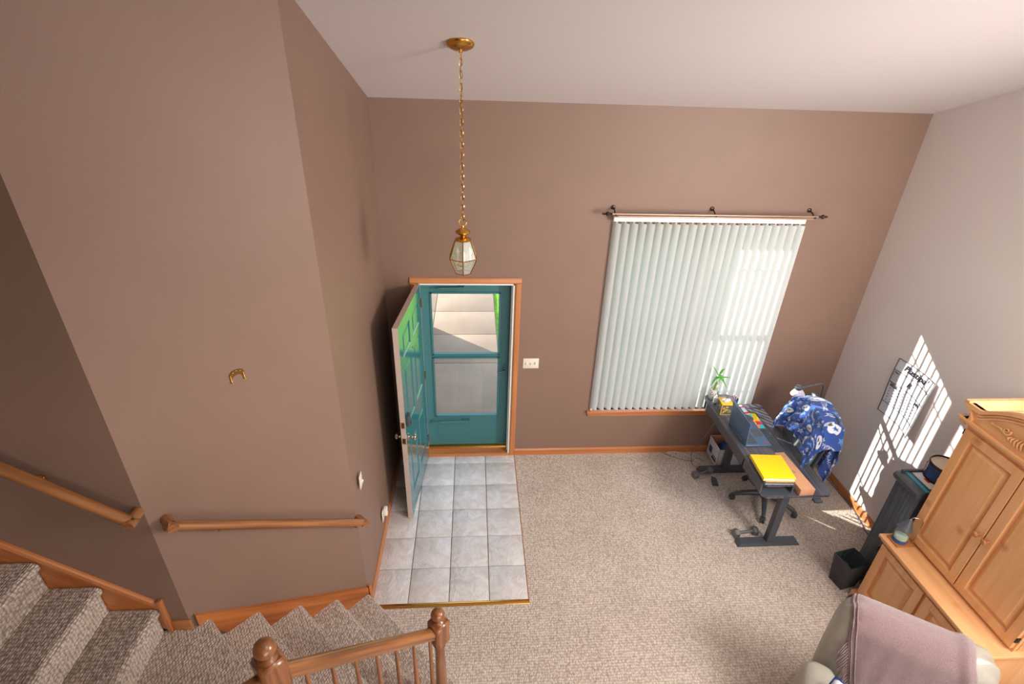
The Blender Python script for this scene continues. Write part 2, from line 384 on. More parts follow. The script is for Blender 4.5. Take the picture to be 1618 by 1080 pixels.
# floor slab with carpet, recess for tile
m_ = MB(); m_.box(-4.2, W, -8, -1.79, -.1, 0); m_.box(1.254, W, -1.79, 0, -.1, 0)
floor = struct(m_.build('floor', 'carpet', smooth=False))
g = MB().box(-.02, 1.254, -1.79, .0, -.1, -.008).build('grout_bed', 'grout', floor, smooth=False)
XS = [-.012, .272, .602, .932, 1.2535]; YS = [0, -.129, -.459, -.789, -1.119, -1.449, -1.779]
tiles = {}
for i in range(4):
    for j in range(6):
        x0, x1, y1, y0 = XS[i], XS[i+1], YS[j], YS[j+1]; key = (round(x1-x0, 3), round(y1-y0, 3)); hw, hh = (x1-x0)/2-.0028, (y1-y0)/2-.0028
        if key not in tiles:
            o = MB().box(-hw, hw, -hh, hh, -.012, 0, .0025, 2).build('tile', 'tile', floor); tiles[key] = o.data
        else:
            o = bpy.data.objects.new('tile', tiles[key]); COL.objects.link(o); o.parent = floor
        o.location = ((x0+x1)/2, (y0+y1)/2, .002)
# brass transition strip
m_ = MB(); m_.prism([(.04, -1.775, .001), (.04, -1.785, .008), (.04, -1.805, .009), (.04, -1.818, .001)], (1.22, 0, 0))
for k in range(7): m_.lathe([(.0035, 0), (.003, .001), (0, .0016)], 8, (.16+k*.17, -1.80, .0088))
strip = m_.build('trim_1', 'brass'); struct(strip)
sd = MB().box(1.2535, 1.2585, -1.80, .0, -.01, .004).build('trim_2', 'oak_y', smooth=False); struct(sd)

def wallbox(name, mat, *boxes):
    m_ = MB()
    for b_ in boxes: m_.box(*b_)
    return struct(m_.build(name, mat, smooth=False))
DX0, DX1, DZ = .286, 1.198, 2.05
WX0, WX1, WZ0, WZ1 = 2.07, 3.765, .60, 2.60
TH = .16
wb_ = wallbox('wall_back', 'paint_brown', (-.12, DX0, 0, TH, -.1, 3.62), (DX0, DX1, 0, TH, DZ, 3.62), (DX1, WX0, 0, TH, -.1, 3.62),
        (WX0, WX1, 0, TH, -.1, WZ0), (WX0, WX1, 0, TH, WZ1, 3.62), (WX1, W+.12, 0, TH, -.1, 3.62))
def sidewall(name, mat, x0, x1, ya, yb):
    return struct(MB().prism([(x0, ya, -.1), (x0, yb, -.1), (x0, yb, CZ(yb)+.02), (x0, ya, CZ(ya)+.02)], (x1-x0, 0, 0)).build(name, mat, smooth=False))
sidewall('wall_right', 'paint_grey', W, W+.12, 0, -8)
m_ = MB(); m_.prism([(0, 0, -.1), (C0.x, C0.y, -.1), (C0.x-.1, C0.y+.08, -.1), (-.12, 0, -.1)], (0, 0, CZ(-2)+.2)); struct(m_.build('wall_left', 'paint_brown', smooth=False))
e2 = C0+WD*1.096
m_ = MB(); nb = -ND*.1
m_.prism([C0+Vector((0, 0, -.1)), e2+Vector((0, 0, -.1)), e2+nb+Vector((0, 0, -.1)), C0+nb+Vector((0, 0, -.1))], (0, 0, 4.9)); struct(m_.build('wall_stair', 'paint_brown', smooth=False))
wallbox('wall_stairwell', 'paint_brown', (-4.2, -.795, -2.575, -2.45, -.1, 4.9))
wallbox('wall_end', 'paint_brown', (-4.3, -4.2, -8, -2.45, -.1, 6.3))
wallbox('wall_rear', 'paint_grey', (-4.3, W+.12, -8.12, -8, -.1, 6.4))
m_ = MB(); m_.prism([(-4.3, .2, CZ(.2)), (-4.3, -8.12, CZ(-8.12)), (-4.3, -8.12, CZ(-8.12)+.1), (-4.3, .2, CZ(.2)+.1)], (4.3+W+.12, 0, 0)); struct(m_.build('ceiling', 'ceiling', smooth=False))
# baseboards
bp = lambda h=.085, t_=.013: [(0, 0), (0, h), (-t_*.35, h), (-t_, h-.02), (-t_, 0)]
def baseb(name, a, b_, mat='oak', h=.085):
    a, b_ = Vector(a), Vector(b_); d = (b_-a).normalized()
    # inner side is to the right of travel
    m_ = MB(); up = Vector((0, 0, 1)); x = d.cross(up)
    P = [a+x*(-q[0])+up*q[1] for q in bp(h)]
    m_.prism(P, b_-a); return struct(m_.build(name, mat, smooth=False))
baseb('baseboard_back', (DX1+.057, 0, 0), (W, 0, 0))
baseb('baseboard_back_left', (0, 0, 0), (DX0-.057, 0, 0))
baseb('baseboard_right', (W, 0, 0), (W, -8, 0), 'oak_y')
baseb('baseboard_left', (-.02, -1.795, 0), (0, 0, 0), 'oak_y')

# ---------------------------------------------------------------- entrance: casing, jamb, threshold, storm door, panelled door
m_ = MB()
def casing(m_, x0, x1, z0, z1, w_=.057, sides='LTR', y=0):
    pr = [(0, 0), (0, .010), (.012, .018), (w_-.012, .014), (w_, .008), (w_, 0)]
    if 'L' in sides: m_.prism([(x0-a, y-b_, z0) for a, b_ in pr], (0, 0, z1-z0))
    if 'R' in sides: m_.prism([(x1+a, y-b_, z0) for a, b_ in pr], (0, 0, z1-z0))
    if 'T' in sides: m_.prism([(x0-w_, y-b_, z1+a) for a, b_ in pr], (x1-x0+2*w_, 0, 0))
casing(m_, DX0, DX1, 0, DZ, sides='LR'); struct(m_.build('trim_3', 'oak_z', smooth=False))
m_ = MB(); casing(m_, DX0, DX1, 0, DZ, sides='T'); struct(m_.build('trim_4', 'oak', smooth=False))
m_ = MB(); m_.box(DX0, DX0+.018, -.002, TH+.01, 0, DZ).box(DX1-.018, DX1, -.002, TH+.01, 0, DZ).box(DX0, DX1, -.002, TH+.01, DZ-.018, DZ)
m_.box(DX1-.03, DX1-.018, .045, .075, 0, DZ-.018)
struct(m_.build('trim_5', 'white', smooth=False))
m_ = MB(); m_.prism([(DX0, -.02, .0), (DX0, -.02, .018), (DX0, .0, .026), (DX0, .115, .026), (DX0, .115, 0)], (DX1-DX0, 0, 0)); struct(m_.build('trim_6', 'oak', smooth=False))
m_ = MB(); m_.prism([(DX0+.01, .095, .026), (DX0+.01, .10, .045), (DX0+.01, .17, .040), (DX0+.01, .2, .0), (DX0+.01, .095, 0)], (DX1-DX0-.02, 0, 0)); struct(m_.build('trim_7', 'brass', smooth=False))
# storm door
sdr = struct(bpy.data.objects.new('door_2', None)); COL.objects.link(sdr); sdr.location = (0, .135, 0)
sx0, sx1, sz0, sz1 = DX0+.02, DX1-.02, .05, DZ-.02
gx0, gx1, ga0, ga1, gb0, gb1 = .405, 1.058, 1.225, 1.895, .455, 1.175
m_ = MB()
m_.box(sx0, gx0, 0, .03, sz0, sz1, .003).box(gx1, sx1, 0, .03, sz0, sz1, .003).box(gx0, gx1, 0, .03, ga1, sz1).box(gx0, gx1, .0, .03, sz0, gb0).box(gx0, gx1, 0, .03, gb1, ga0)
m_.build('door_frame', 'teal2', sdr, smooth=False)
m_ = MB()
for (z0, z1) in ((ga0, ga1), (gb0, gb1)):
    for q in ((gx0-.012, gx1+.012, -.012, 0, z1-.004, z1+.012), (gx0-.012, gx1+.012, -.012, 0, z0-.014, z0+.004), (gx0-.014, gx0+.004, -.012, 0, z0-.01, z1+.01), (gx1-.004, gx1+.014, -.012, 0, z0-.01, z1+.01)): m_.box(*q)
m_.build('glazing_frame', 'teal2', sdr, smooth=False)
MB().box(gx0, gx1, .012, .016, ga0, ga1).build('pane', 'glass', sdr, smooth=False)
MB().box(gx0, gx1, .012, .016, gb0, gb1).build('pane', 'glass', sdr, smooth=False)
m_ = MB(); m_.tube([(.38, -.04, .385), (.55, -.045, .39)], .006).tube([(.44, -.04, .386), (.70, -.045, .395)], .014).box(.69, .76, -.05, -.0, .385, .405).box(.355, .39, -.05, 0, .375, .395)
m_.build('door_closer', 'teal2', sdr)
m_ = MB(); m_.tube([(.47, -.035, 1.955), (.68, -.035, 1.96)], .012).tube([(.40, -.035, 1.952), (.5, -.035, 1.955)], .005).box(.68, .72, -.04, 0, 1.95, 1.97)
m_.build('door_closer', 'teal2', sdr)
m_ = MB(); m_.lathe([(.02, 0), (.02, .01), (.009, .014), (.009, .04)], 14, mat=Matrix.Translation((1.125, 0, 1.035)) @ Matrix.Rotation(PI/2, 4, 'X'))
m_.tube([(1.125, -.04, 1.035), (1.10, -.045, 1.03), (1.05, -.04, 1.022)], .008); m_.lathe([(.012, 0), (.012, .006), (0, .008)], 12, mat=Matrix.Translation((1.125, 0, 1.09)) @ Matrix.Rotation(PI/2, 4, 'X'))
m_.build('door_handle', 'blackmetal', sdr)
# panelled entry door, swung open. local: hinge at origin, leaf along +X, visible face at -Y side
DH, DWd, DT = 2.03, .885, .045
edr = struct(bpy.data.objects.new('door_1', None)); COL.objects.link(edr)
edr.location = (.318, -.012, .012); edr.rotation_euler = (0, 0, math.atan2(-.86, -.088))
# visible face normal (+x world) = local +Y ; leaf thickness lies at local y in [-DT,0]
rowsz = [(.24, .80), (1.02, 1.60), (1.70, 1.92)]; colsx = [(.12, .39), (.495, .765)]
m_ = MB(); xs = [0, .12, .39, .495, .765, DWd]; zs = [0, .24, .80, 1.02, 1.60, 1.70, 1.92, DH]
b_ = m_.b
for side, y in ((1, 0), (-1, -DT)):
    for i in range(5):
        for j in range(7):
            pan = i in (1, 3) and j in (1, 3, 5)
            x0, x1, z0, z1 = xs[i], xs[i+1], zs[j], zs[j+1]
            if not pan:
                b_.faces.new([b_.verts.new(c) for c in ((x0, y, z0), (x1, y, z0), (x1, y, z1), (x0, y, z1))])
            else:
                loops = []
                for ins, dep in ((0, 0), (.008, -.006), (.022, -.011), (.030, -.011), (.050, -.002), ):
                    loops.append([b_.verts.new((x, y+side*dep, z)) for x, z in ((x0+ins, z0+ins), (x1-ins, z0+ins), (x1-ins, z1-ins), (x0+ins, z1-ins))])
                for A, B in zip(loops, loops[1:]):
                    for k in range(4): b_.faces.new((A[k], A[(k+1) % 4], B[(k+1) % 4], B[k]))
                b_.faces.new(loops[-1])
bmesh.ops.remove_doubles(b_, verts=b_.verts, dist=.0004)
for f in b_.faces: pass
me = bpy.data.meshes.new('door_leaf'); 
for f in list(b_.faces):
    want = 1 if f.calc_center_median().y > -DT/2 else -1
    f.normal_update()
    if f.normal.y*want < 0: f.normal_flip()
b_.to_mesh(me); b_.free(); me.materials.append(MT['teal']); lf = bpy.data.objects.new('door_leaf', me); COL.objects.link(lf); lf.parent = edr
m_ = MB(); m_.box(DWd, DWd+.0012, -DT, 0, 0, DH).box(0, DWd, -DT, 0, DH, DH+.0012).box(-.001, 0, -DT, 0, 0, DH).box(0, DWd, -DT, 0, -.001, 0); m_.build('door_edge', 'primer', edr, smooth=False)
def knob(side, x=DWd-.065, z=.93, mat='chrome'):
    mm = Matrix.Translation((x, 0 if side > 0 else -DT, z)) @ Matrix.Rotation(-PI/2*side, 4, 'X')
    return MB().lathe([(.032, 0), (.032, .006), (.014, .012), (.011, .03), (.014, .038), (.026, .048), (.028, .06), (.020, .070), (0, .073)], 20, mat=mm).build('door_knob', mat, edr)
knob(1); knob(-1)
m_ = MB().box(DWd-.10, DWd-.035, 0, .028, 1.06, 1.17, .005)
m_.box(DWd-.075, DWd-.06, .028, .042, 1.075, 1.10, .003); m_.build('deadbolt_box', 'blackplastic', edr)
MB().box(DWd-.095, DWd-.04, -DT-.02, -DT, 1.07, 1.15, .005).build('deadbolt_plate', 'iron', edr)
MB().box(DWd+.001, DWd+.003, -DT+.008, -.008, .90, .96).box(DWd+.003, DWd+.010, -DT+.015, -.02, .92, .94).build('latch_plate', 'brassd', edr, smooth=False)
MB().box(DWd+.001, DWd+.003, -DT+.008, -.008, 1.07, 1.13).lathe([(.009, 0), (.009, .003)], 12, mat=Matrix.Translation((DWd+.002, -DT/2, 1.10)) @ Matrix.Rotation(PI/2, 4, 'Y')).build('bolt_plate', 'brassd', edr, smooth=False)
MB().lathe([(.007, 0), (.007, .004), (0, .005)], 12, mat=Matrix.Translation((.443, 0, 1.62)) @ Matrix.Rotation(-PI/2, 4, 'X')).build('peephole', 'brassd', edr)
for z in (.2, 1.0, 1.8): MB().tube([(-.006, .004, z), (-.006, .004, z+.09)], .006).build('hinge', 'brassd', edr)

# ---------------------------------------------------------------- window
win = struct(bpy.data.objects.new('window_1', None)); COL.objects.link(win); win.location = (0, .085, 0)
m_ = MB(); MUL = 2.93
m_.box(WX0, WX1, 0, .06, WZ1-.035, WZ1).box(WX0, WX1, 0, .06, WZ0, WZ0+.035).box(WX0, WX0+.03, 0, .06, WZ0, WZ1).box(WX1-.03, WX1, 0, .06, WZ0, WZ1).box(MUL-.045, MUL+.045, 0, .06, WZ0, WZ1)
m_.build('window_frame', 'vinyl', win, smooth=False)
for (a, c) in ((WX0+.03, MUL-.045), (MUL+.045, WX1-.03)):
    for (z0, z1, yo) in ((WZ0+.035, 1.62, .005), (1.58, WZ1-.035, .03)):
        m_ = MB(); m_.box(a, a+.03, yo, yo+.022, z0, z1).box(c-.03, c, yo, yo+.022, z0, z1).box(a, c, yo, yo+.022, z0, z0+.035).box(a, c, yo, yo+.022, z1-.035, z1)
        zm = .945 if z0 < 1 else 2.33
        m_.box(a, c, yo+.007, yo+.015, zm-.006, zm+.006)
        m_.build('sash', 'vinyl', win, smooth=False)
        MB().box(a+.03, c-.03, yo+.009, yo+.012, z0+.035, z1-.035).build('pane', 'glass', win, smooth=False)
m_ = MB(); m_.box(WX0-.06, WX1+.085, -.045, .085, WZ0-.022, WZ0-.0, .004); m_.box(WX0-.045, WX1+.06, -.018, 0, WZ0-.075, WZ0-.022, .003)
m_.build('window_sill', 'oak', win, loc=(0, -.085, 0))
m_ = MB(); m_.box(WX0-.02, WX0, -.012, .0, WZ0, WZ1+.02).box(WX1, WX1+.02, -.012, 0, WZ0, WZ1+.02).box(WX0-.02, WX1+.02, -.012, 0, WZ1, WZ1+.02)
m_.build('window_casing', 'white', win, smooth=False, loc=(0, -.085, 0))
# vertical blinds
bl = thing('vertical_blinds', 'white vertical slat blinds covering the tall window', 'blinds', (2.03, -.052, 0))
bl2 = MB().box(0, 1.745, -.022, .022, 2.665, 2.705, .004).build('headrail', 'white', bl)
NS = 23; AL = math.radians(-48); SWd = .089
smesh = None
def slat_f(u, v):
    s_ = (u-.5)*SWd; return Vector((s_, -.010*(1-(2*u-1)**2)+.004, .648+v*2.0))
for i in range(NS):
    if smesh is None:
        o = MB().grid(slat_f, 8, 1, .0008).build('slat', 'slat', bl); smesh = o.data
    else:
        o = bpy.data.objects.new('slat', smesh); COL.objects.link(o); o.parent = bl
    o.location = (.035+i*.0762, 0, 0); o.rotation_euler = (0, 0, AL+random.uniform(-.02, .02))
    c = MB().box(-.006, .006, -.003, .003, 2.645, 2.668).build('slat_clip', 'white', o, smooth=False) if i == 0 else bpy.data.objects.new('slat_clip', cm)
    if i == 0: cm = c.data
    else: COL.objects.link(c); c.parent = o
# curtain rod
rod = thing('curtain_rod', 'thin pewter curtain rod with dark leaf finials above the blinds', 'curtain rod', (2.0, -.11, 2.742))
MB().tube([(0, 0, 0), (1.85, 0, 0)], .008).build('rod', 'rodmetal', rod)
MB().tube([(0.05, .0, -.02), (1.81, 0, -.02)], .006).build('rod', 'rodmetal', rod)
for sgn, x in ((-1, 0), (1, 1.85)):
    MB().lathe([(.008, 0), (.012, .008), (.006, .016), (.016, .03), (.02, .042), (.010, .058), (.006, .062), (.011, .072), (.004, .088), (0, .09)], 12, mat=Matrix.Translation((x, 0, 0)) @ Matrix.Rotation(PI/2*sgn, 4, 'Y')).build('finial', 'iron', rod)
for x in (.03, .92, 1.82):
    m_ = MB().tube([(x, .108, .03), (x, .06, .02), (x, 0, -.012)], .006).lathe([(.02, 0), (.02, .006), (.008, .012)], 12, mat=Matrix.Translation((x, .108, .03)) @ Matrix.Rotation(PI/2, 4, 'X'))
    m_.tube(arc((x, 0, 0), .013, -PI, .2, 8, 'yz'), .004); m_.build('rod_bracket', 'iron', rod)

# ---------------------------------------------------------------- wall fittings
sw = thing('light_switch', 'triple light switch plate beside the entry door casing', 'switch', (1.384, 0, 1.187))
MB().box(-.08, .08, -.006, 0, -.058, .058, .003).build('switch_plate', 'ivory', sw)
for k, up_ in ((-1, -1), (0, 1), (1, -1)):
    MB().box(k*.046-.005, k*.046+.005, -.018, -.004, -.012, .012, .002).build('toggle', 'ivory', sw).rotation_euler = (.35*up_, 0, 0)
def leftplate(name, label, cat, y, z, kind):
    o = thing(name, label, cat, (0, y, z))
    MB().box(0, .006, -.036, .036, -.058, .058, .003).build('cover_plate', 'ivory', o)
    if kind == 's': MB().box(.004, .022, -.005, .005, -.012, .012, .002).build('toggle', 'white', o).rotation_euler = (0, .35, 0)
    return o
leftplate('light_switch', 'single light switch on the left wall by the stair rail end', 'switch', -1.655, 1.22, 's')
out = leftplate('wall_outlet', 'low wall outlet on the left wall above the tile', 'outlet', -1.115, .30, 'o')
pl = thing('plug_in_night_light', 'white plug-in air freshener in the low outlet by the tile', 'plug-in', (.006, -1.09, .315))
MB().box(.0, .035, -.025, .025, -.035, .05, .01, 3).build('housing', 'white', pl)
MB().lathe([(.006, 0), (.006, .002)], 10, mat=Matrix.Translation((.035, 0, .02)) @ Matrix.Rotation(PI/2, 4, 'Y')).build('lens', 'blue', pl)
# small brass hanger on the stair wall
hg = thing('brass_picture_hanger', 'small brass two-pronged picture hanger on the bare stair wall', 'hanger')
hg.matrix_world = frame_m(sp(.53, 0, 2.44), WD*-1, (0, 0, 1)) @ Matrix.Diagonal((.85, .85, .85, 1))
arcp = [(.045*math.cos(a)*1.0, 0.012+.03*math.sin(a)) for a in [PI*k/10 for k in range(11)]]
outer = [(x*1.0, y) for x, y in arcp]; inner = [(.030*math.cos(a), -.010+.018*math.sin(a)) for a in [PI*k/10 for k in range(11)]]
MB().prism([(x, y, 0) for x, y in outer]+[(x, y, 0) for x, y in inner[::-1]], (0, 0, .006)).build('plate', 'brassd', hg, smooth=False)
for s_ in (-1, 1): MB().tube([(s_*.038, .015, .004), (s_*.038, -.02, .006), (s_*.038, -.035, .012), (s_*.038, -.03, .018)], .005).build('prong', 'brass', hg)
for x, y in ((-.022, .028), (.0, .036), (.022, .028)): MB().lathe([(.004, .006), (.003, .009), (0, .01)], 8, (x, y, 0)).build('nail_head', 'chrome', hg)

# ---------------------------------------------------------------- pendant lantern
px, py = .742, -1.12; pz = CZ(py)
pd = thing('pendant_lantern', 'brass and clear glass lantern hanging on a long chain from the ceiling', 'lamp', (px, py, 0))
tilt = Matrix.Translation((0, 0, pz)) @ Matrix.Rotation(math.atan(-.3346), 4, 'X')
MB().lathe([(.078, 0), (.08, -.006), (.074, -.018), (.05, -.03), (.012, -.036), (.01, -.05)], 28, mat=tilt).build('canopy', 'brass', pd)
zt = 2.90
m_ = MB(); z = pz-.045; k = 0
while z > zt+.07:
    a = 0 if k % 2 else PI/2; lp = []
    for q in range(12):
        th = 2*PI*q/12; u, v = .0105*math.cos(th), .021*math.sin(th); lp.append((u*math.cos(a), u*math.sin(a), z-.018+v))
    m_.tube(lp, .0022, 5, True); z -= .032; k += 1
m_.build('chain', 'brass', pd)
MB().tube([(.004*math.sin(q*1.3), .004*math.cos(q*1.3), pz-.04-q*(pz-.04-zt-.05)/30) for q in range(31)], .0022, 5).build('cord', 'brassd', pd)
MB().tube(arc((0, 0, zt+.045), .024, 0, 2*PI-.01, 20), .0035, 6).build('hanging_ring', 'brass', pd)
MB().lathe([(.006, .022), (.008, .012), (.02, .004), (.046, -.012), (.05, -.022), (.04, -.032), (.018, -.044), (.016, -.052), (.044, -.062), (.05, -.07), (.056, -.074)], 24, (0, 0, zt)).build('finial', 'brass', pd)
R1, R2, R3 = .058, .103, .054; Z1, Z2, Z3 = zt-.074, 2.705, 2.595
hexa = lambda R, z, i: Vector((R*math.cos(PI/3*i-PI/2), R*math.sin(PI/3*i-PI/2), z))
m_ = MB()
for i in range(6):
    m_.tube([hexa(R1, Z1, i), hexa(R2, Z2, i)], .0035, 6).tube([hexa(R2, Z2, i), hexa(R3, Z3, i)], .0035, 6)
    for R, z in ((R1, Z1), (R2, Z2), (R3, Z3)): m_.tube([hexa(R, z, i), hexa(R, z, i+1)], .0035, 6)
m_.build('lantern_frame', 'brass', pd)
for i in range(6):
    for (Ra, za, Rb, zb) in ((R1, Z1, R2, Z2), (R2, Z2, R3, Z3)):
        m_ = MB(); P = [hexa(Ra, za, i), hexa(Ra, za, i+1), hexa(Rb, zb, i+1), hexa(Rb, zb, i)]; n_ = (P[1]-P[0]).cross(P[3]-P[0]).normalized()*.002
        m_.prism(P, n_); m_.build('glass_panel', 'glassl', pd, smooth=False)
m_ = MB(); m_.lathe([(.006, 0), (.006, .05), (.012, .055), (0, .06)], 10, (0, 0, Z3+.02))
for k in range(3):
    a = 2*PI*k/3+.5; c = Vector((math.cos(a), math.sin(a), 0))
    m_.tube(bez([(0, 0, Z3+.05), c*.02+Vector((0, 0, Z3+.04)), c*.045+Vector((0, 0, Z3+.05)), c*.05+Vector((0, 0, Z3+.085))], 6), .004, 6)
m_.build('candle_arm', 'brass', pd)
MT['bulb'] = plain('frosted_bulb', (226, 220, 204), .3)
for k in range(3):
    a = 2*PI*k/3+.5; c = Vector((math.cos(a), math.sin(a), 0))*.05
    MB().lathe([(.009, 0), (.009, .03)], 10, (c.x, c.y, Z3+.085)).build('candle_sleeve', 'ivory', pd)
    MB().lathe([(.008, 0), (.015, .018), (.014, .03), (.006, .05), (0, .062)], 12, (c.x, c.y, Z3+.115)).build('bulb', 'bulb', pd)

# ---------------------------------------------------------------- stairs
st = thing('lower_staircase', 'carpeted lower flight of stairs turning up from the tiled entry to the landing', 'stairs')
TWd = 1.10
def step_profile(k, run=.25, h=.2, ov=.024, last=None):      # returns (s,z)
    s0 = (k-1)*run; z = k*h; r = .032; P = [(s0+.024+run+.02, 0), (s0+.024+run+.02, z)]
    for q in range(6):
        a = PI/2*q/5; P.append((s0+r-r*math.sin(a)-ov*0, z-r+r*math.cos(a)))
    P += [(s0+.004, z-.045), (s0+ov, z-.06), (s0+ov, 0)]
    return P
for k in range(1, 5):
    P = step_profile(k); m_ = MB().prism([sp(s_, .0, z_) for s_, z_ in P], ND*TWd); m_.build('step', 'carpet_s', st)
P = [sp(1.0, 0, 0), sp(1.0, TWd+.05, 0), sp(1.93, TWd+.05, 0), Vector((-.99, -3.96, 0)), Vector((-.99, -2.577, 0)), sp(1.085, 0, 0)]
m_ = MB().prism([p_ for p_ in P], (0, 0, 1.0)); bmesh.ops.bevel(m_.b, geom=[e for e in m_.b.edges if all(v.co.z > .99 for v in e.verts)], offset=.02, segments=4, affect='EDGES', profile=.5)
m_.build('landing', 'carpet_s', st)
m_ = MB()
ln = lambda s_, off: .262+.77*s_+off
m_.prism([sp(-.005, .001, .0), sp(-.005, .001, ln(0, 0)), sp(1.055, .001, ln(1.055, 0)), sp(1.055, .001, 1.0), sp(.9, .001, .7)], ND*.016)
reframe(m_.build('skirt_board', 'oakskirt', st, smooth=False), sp(1, 0, .77)-sp(0, 0, 0))
m_ = MB(); m_.sweep([(0, -.018), (0, .004), (.012, .006), (.020, .0), (.024, -.016)], [sp(-.012, .0, ln(-.012, 0)), sp(1.06, .0, ln(1.06, 0))]); reframe(m_.build('skirt_cap', 'oak', st, smooth=False), sp(1, 0, .77)-sp(0, 0, 0))
MB().prism([sp(1.045, .0, 1.0), sp(1.045, 0, ln(1.05, .015)), sp(1.065, 0, ln(1.06, .015)), sp(1.065, 0, 1.0)], ND*.024).build('skirt_end', 'oak_z', st, smooth=False)
MB().prism([sp(-.02, .0, 0), sp(-.02, 0, ln(0, .02)), sp(.0, 0, ln(0, .022)), sp(.0, 0, 0)], ND*.026).build('skirt_end', 'oak_z', st, smooth=False)
up_ = thing('upper_staircase', 'shadowed upper flight of carpeted stairs rising left from the landing', 'stairs')
NU = 9
for k in range(NU):
    x0 = -.915-.235*k; z = 1.2+.2*k; r = .034; P = [(x0-.235-.04, z-.3), (x0-.235-.04, z)]
    for q in range(6):
        a = PI/2*q/5; P.append((x0-r+r*math.sin(a), z-r+r*math.cos(a)))
    P += [(x0-.004, z-.046), (x0-.024, z-.06), (x0-.024, z-.3 if k else .99)]
    MB().prism([(x_, -2.594, z_) for x_, z_ in P], (0, -1.36, 0)).build('step', 'carpet_shaded', up_)
lu = lambda x, off=0: 1.235+(-.915-x)*.851+off
xe = -2.9
m_ = MB().prism([(-.90, -2.576, 1.0), (-.90, -2.576, lu(-.90)), (xe, -2.576, lu(xe)), (xe, -2.576, lu(xe)-.5)], (0, -.014, 0)); reframe(m_.build('skirt_board', 'oakskirt', up_, smooth=False), (-1, 0, .851))
m_ = MB().sweep([(0, -.02), (0, .004), (-.012, .006), (-.020, .0), (-.024, -.016)], [(-.90, -2.575, lu(-.9)), (xe, -2.575, lu(xe))][::1]); reframe(m_.build('skirt_cap', 'oak', up_, smooth=False), (-1, 0, .851))
MB().box(-.912, -.888, -2.600, -2.575, 1.0, 1.26, .003).build('skirt_end', 'oak_z', up_)
struct(MB().box(-.888, -.785, -2.588, -2.575, 1.0, 1.075, .002).build('baseboard_landing', 'oak'))

# wall handrails
def wall_rail(name, label, a, b_, nrm, brk):
    a, b_, nrm = Vector(a), Vector(b_), Vector(nrm); o = thing(name, label, 'handrail')
    prof = [(-.022, -.018), (-.028, .0), (-.022, .016), (-.008, .024), (.008, .024), (.022, .016), (.028, 0), (.022, -.018), (.012, -.024), (-.012, -.024)]
    rail_obj('rail', prof, a, b_, 'oakd', o)
    d = (b_-a).normalized(); uu = d.cross(Vector((0, 0, 1))).normalized().cross(d)
    for e_, sg in ((a, 1), (b_, -1)):
        rail_obj('rail_return', prof, e_+d*sg*.0285+nrm*.0285, e_+d*sg*.0285-nrm*.068, 'oakd', o, uu)
    for f in brk:
        p_ = a+(b_-a)*f
        m_ = MB().tube(bez([p_+Vector((0, 0, -.024)), p_+Vector((0, 0, -.045)), p_-nrm*.03+Vector((0, 0, -.065)), p_-nrm*.066+Vector((0, 0, -.06))], 6), .006, 8)
        m_.lathe([(.022, 0), (.022, .005), (.008, .010)], 14, mat=Matrix.Translation(p_-nrm*.069+Vector((0, 0, -.06))) @ nrm.to_track_quat('Z', 'Y').to_matrix().to_4x4())
        m_.build('rail_bracket', 'brass', o)
    return o
wall_rail('wall_handrail', 'oak wall handrail along the lower flight above the skirt board', sp(1.045, .07, 1.83), sp(-.03, .07, .99), ND, (.2, .93))
wall_rail('wall_handrail', 'oak wall handrail on the dark stairwell wall at the left edge', (-.79, -2.645, 1.905), (-2.7, -2.645, 1.905+1.91*.78), (0, -1, 0), (.2, .6))

# banister with newels
bn = thing('stair_banister', 'oak banister with turned balusters and ball-topped newel posts', 'banister')
A = Vector((.605, -2.66, 0)); B = Vector((.005, -3.27, 0)); ang = math.atan2(B.y-A.y, B.x-A.x)
def newel(p_, ztop, zbase, sc=1.):
    # turned post: ball, collar, square block, turned shaft, square foot
    b0 = ztop-.03*sc
    o = MB(); rm = Matrix.Translation((p_.x, p_.y, 0)) @ Matrix.Rotation(ang, 4, 'Z'); h = .047*sc
    zb1 = b0-.052*sc; zb0 = zb1-.17*sc
    o.box(-h, h, -h, h, zb0, zb1, .012*sc, 1, mat=rm)
    o.box(-h, h, -h, h, zbase, zbase+.26, .004, 1, mat=rm)
    pr = [(.034, zbase+.26), (.026, zbase+.29), (.038, zbase+.32), (.03, zbase+.35), (.036, zbase+.40), (.033, zbase+.5), (.026, zb0-.05), (.035, zb0-.035), (.03, zb0-.02), (.036, zb0-.005), (.036, zb0)]
    if zb0-.06 < zbase+.5: pr = [(.034, zbase+.26), (.026, zbase+.3), (.034, zb0-.03), (.036, zb0)]
    o.lathe([(r_*sc, z_) for r_, z_ in pr], 20, (p_.x, p_.y, 0))
    o.lathe([(.034*sc, zb1-.004), (.036*sc, zb1+.004), (.024*sc, zb1+.012), (.020*sc, zb1+.02)], 20, (p_.x, p_.y, 0))
    pp = o.build('newel_post', 'oakdz', bn)
    m_ = MB().lathe([(.018*sc, b0-.037*sc), (.028*sc, b0-.03*sc)]+[(.038*sc*math.cos(a), b0+.038*sc*math.sin(a)) for a in [(-.85+2.42*k/9) for k in range(9)]]+[(0, b0+.038*sc)], 22, (p_.x, p_.y, 0)); m_.build('newel_ball', 'oakdz', pp)
newel(A, 1.185, 0, 1.06); newel(B, 1.925, 1.0, 1.12)
rp = [(-.026, -.03), (-.026, -.012), (-.031, -.004), (-.028, .014), (-.014, .026), (.014, .026), (.028, .014), (.031, -.004), (.026, -.012), (.026, -.03)]
ra = A+Vector((0, 0, 1.00)); rb = B+Vector((0, 0, 1.735)); d = (rb-ra).normalized()
rail_obj('handrail', rp, ra+d*.045, rb-d*.03, 'oakd', bn)
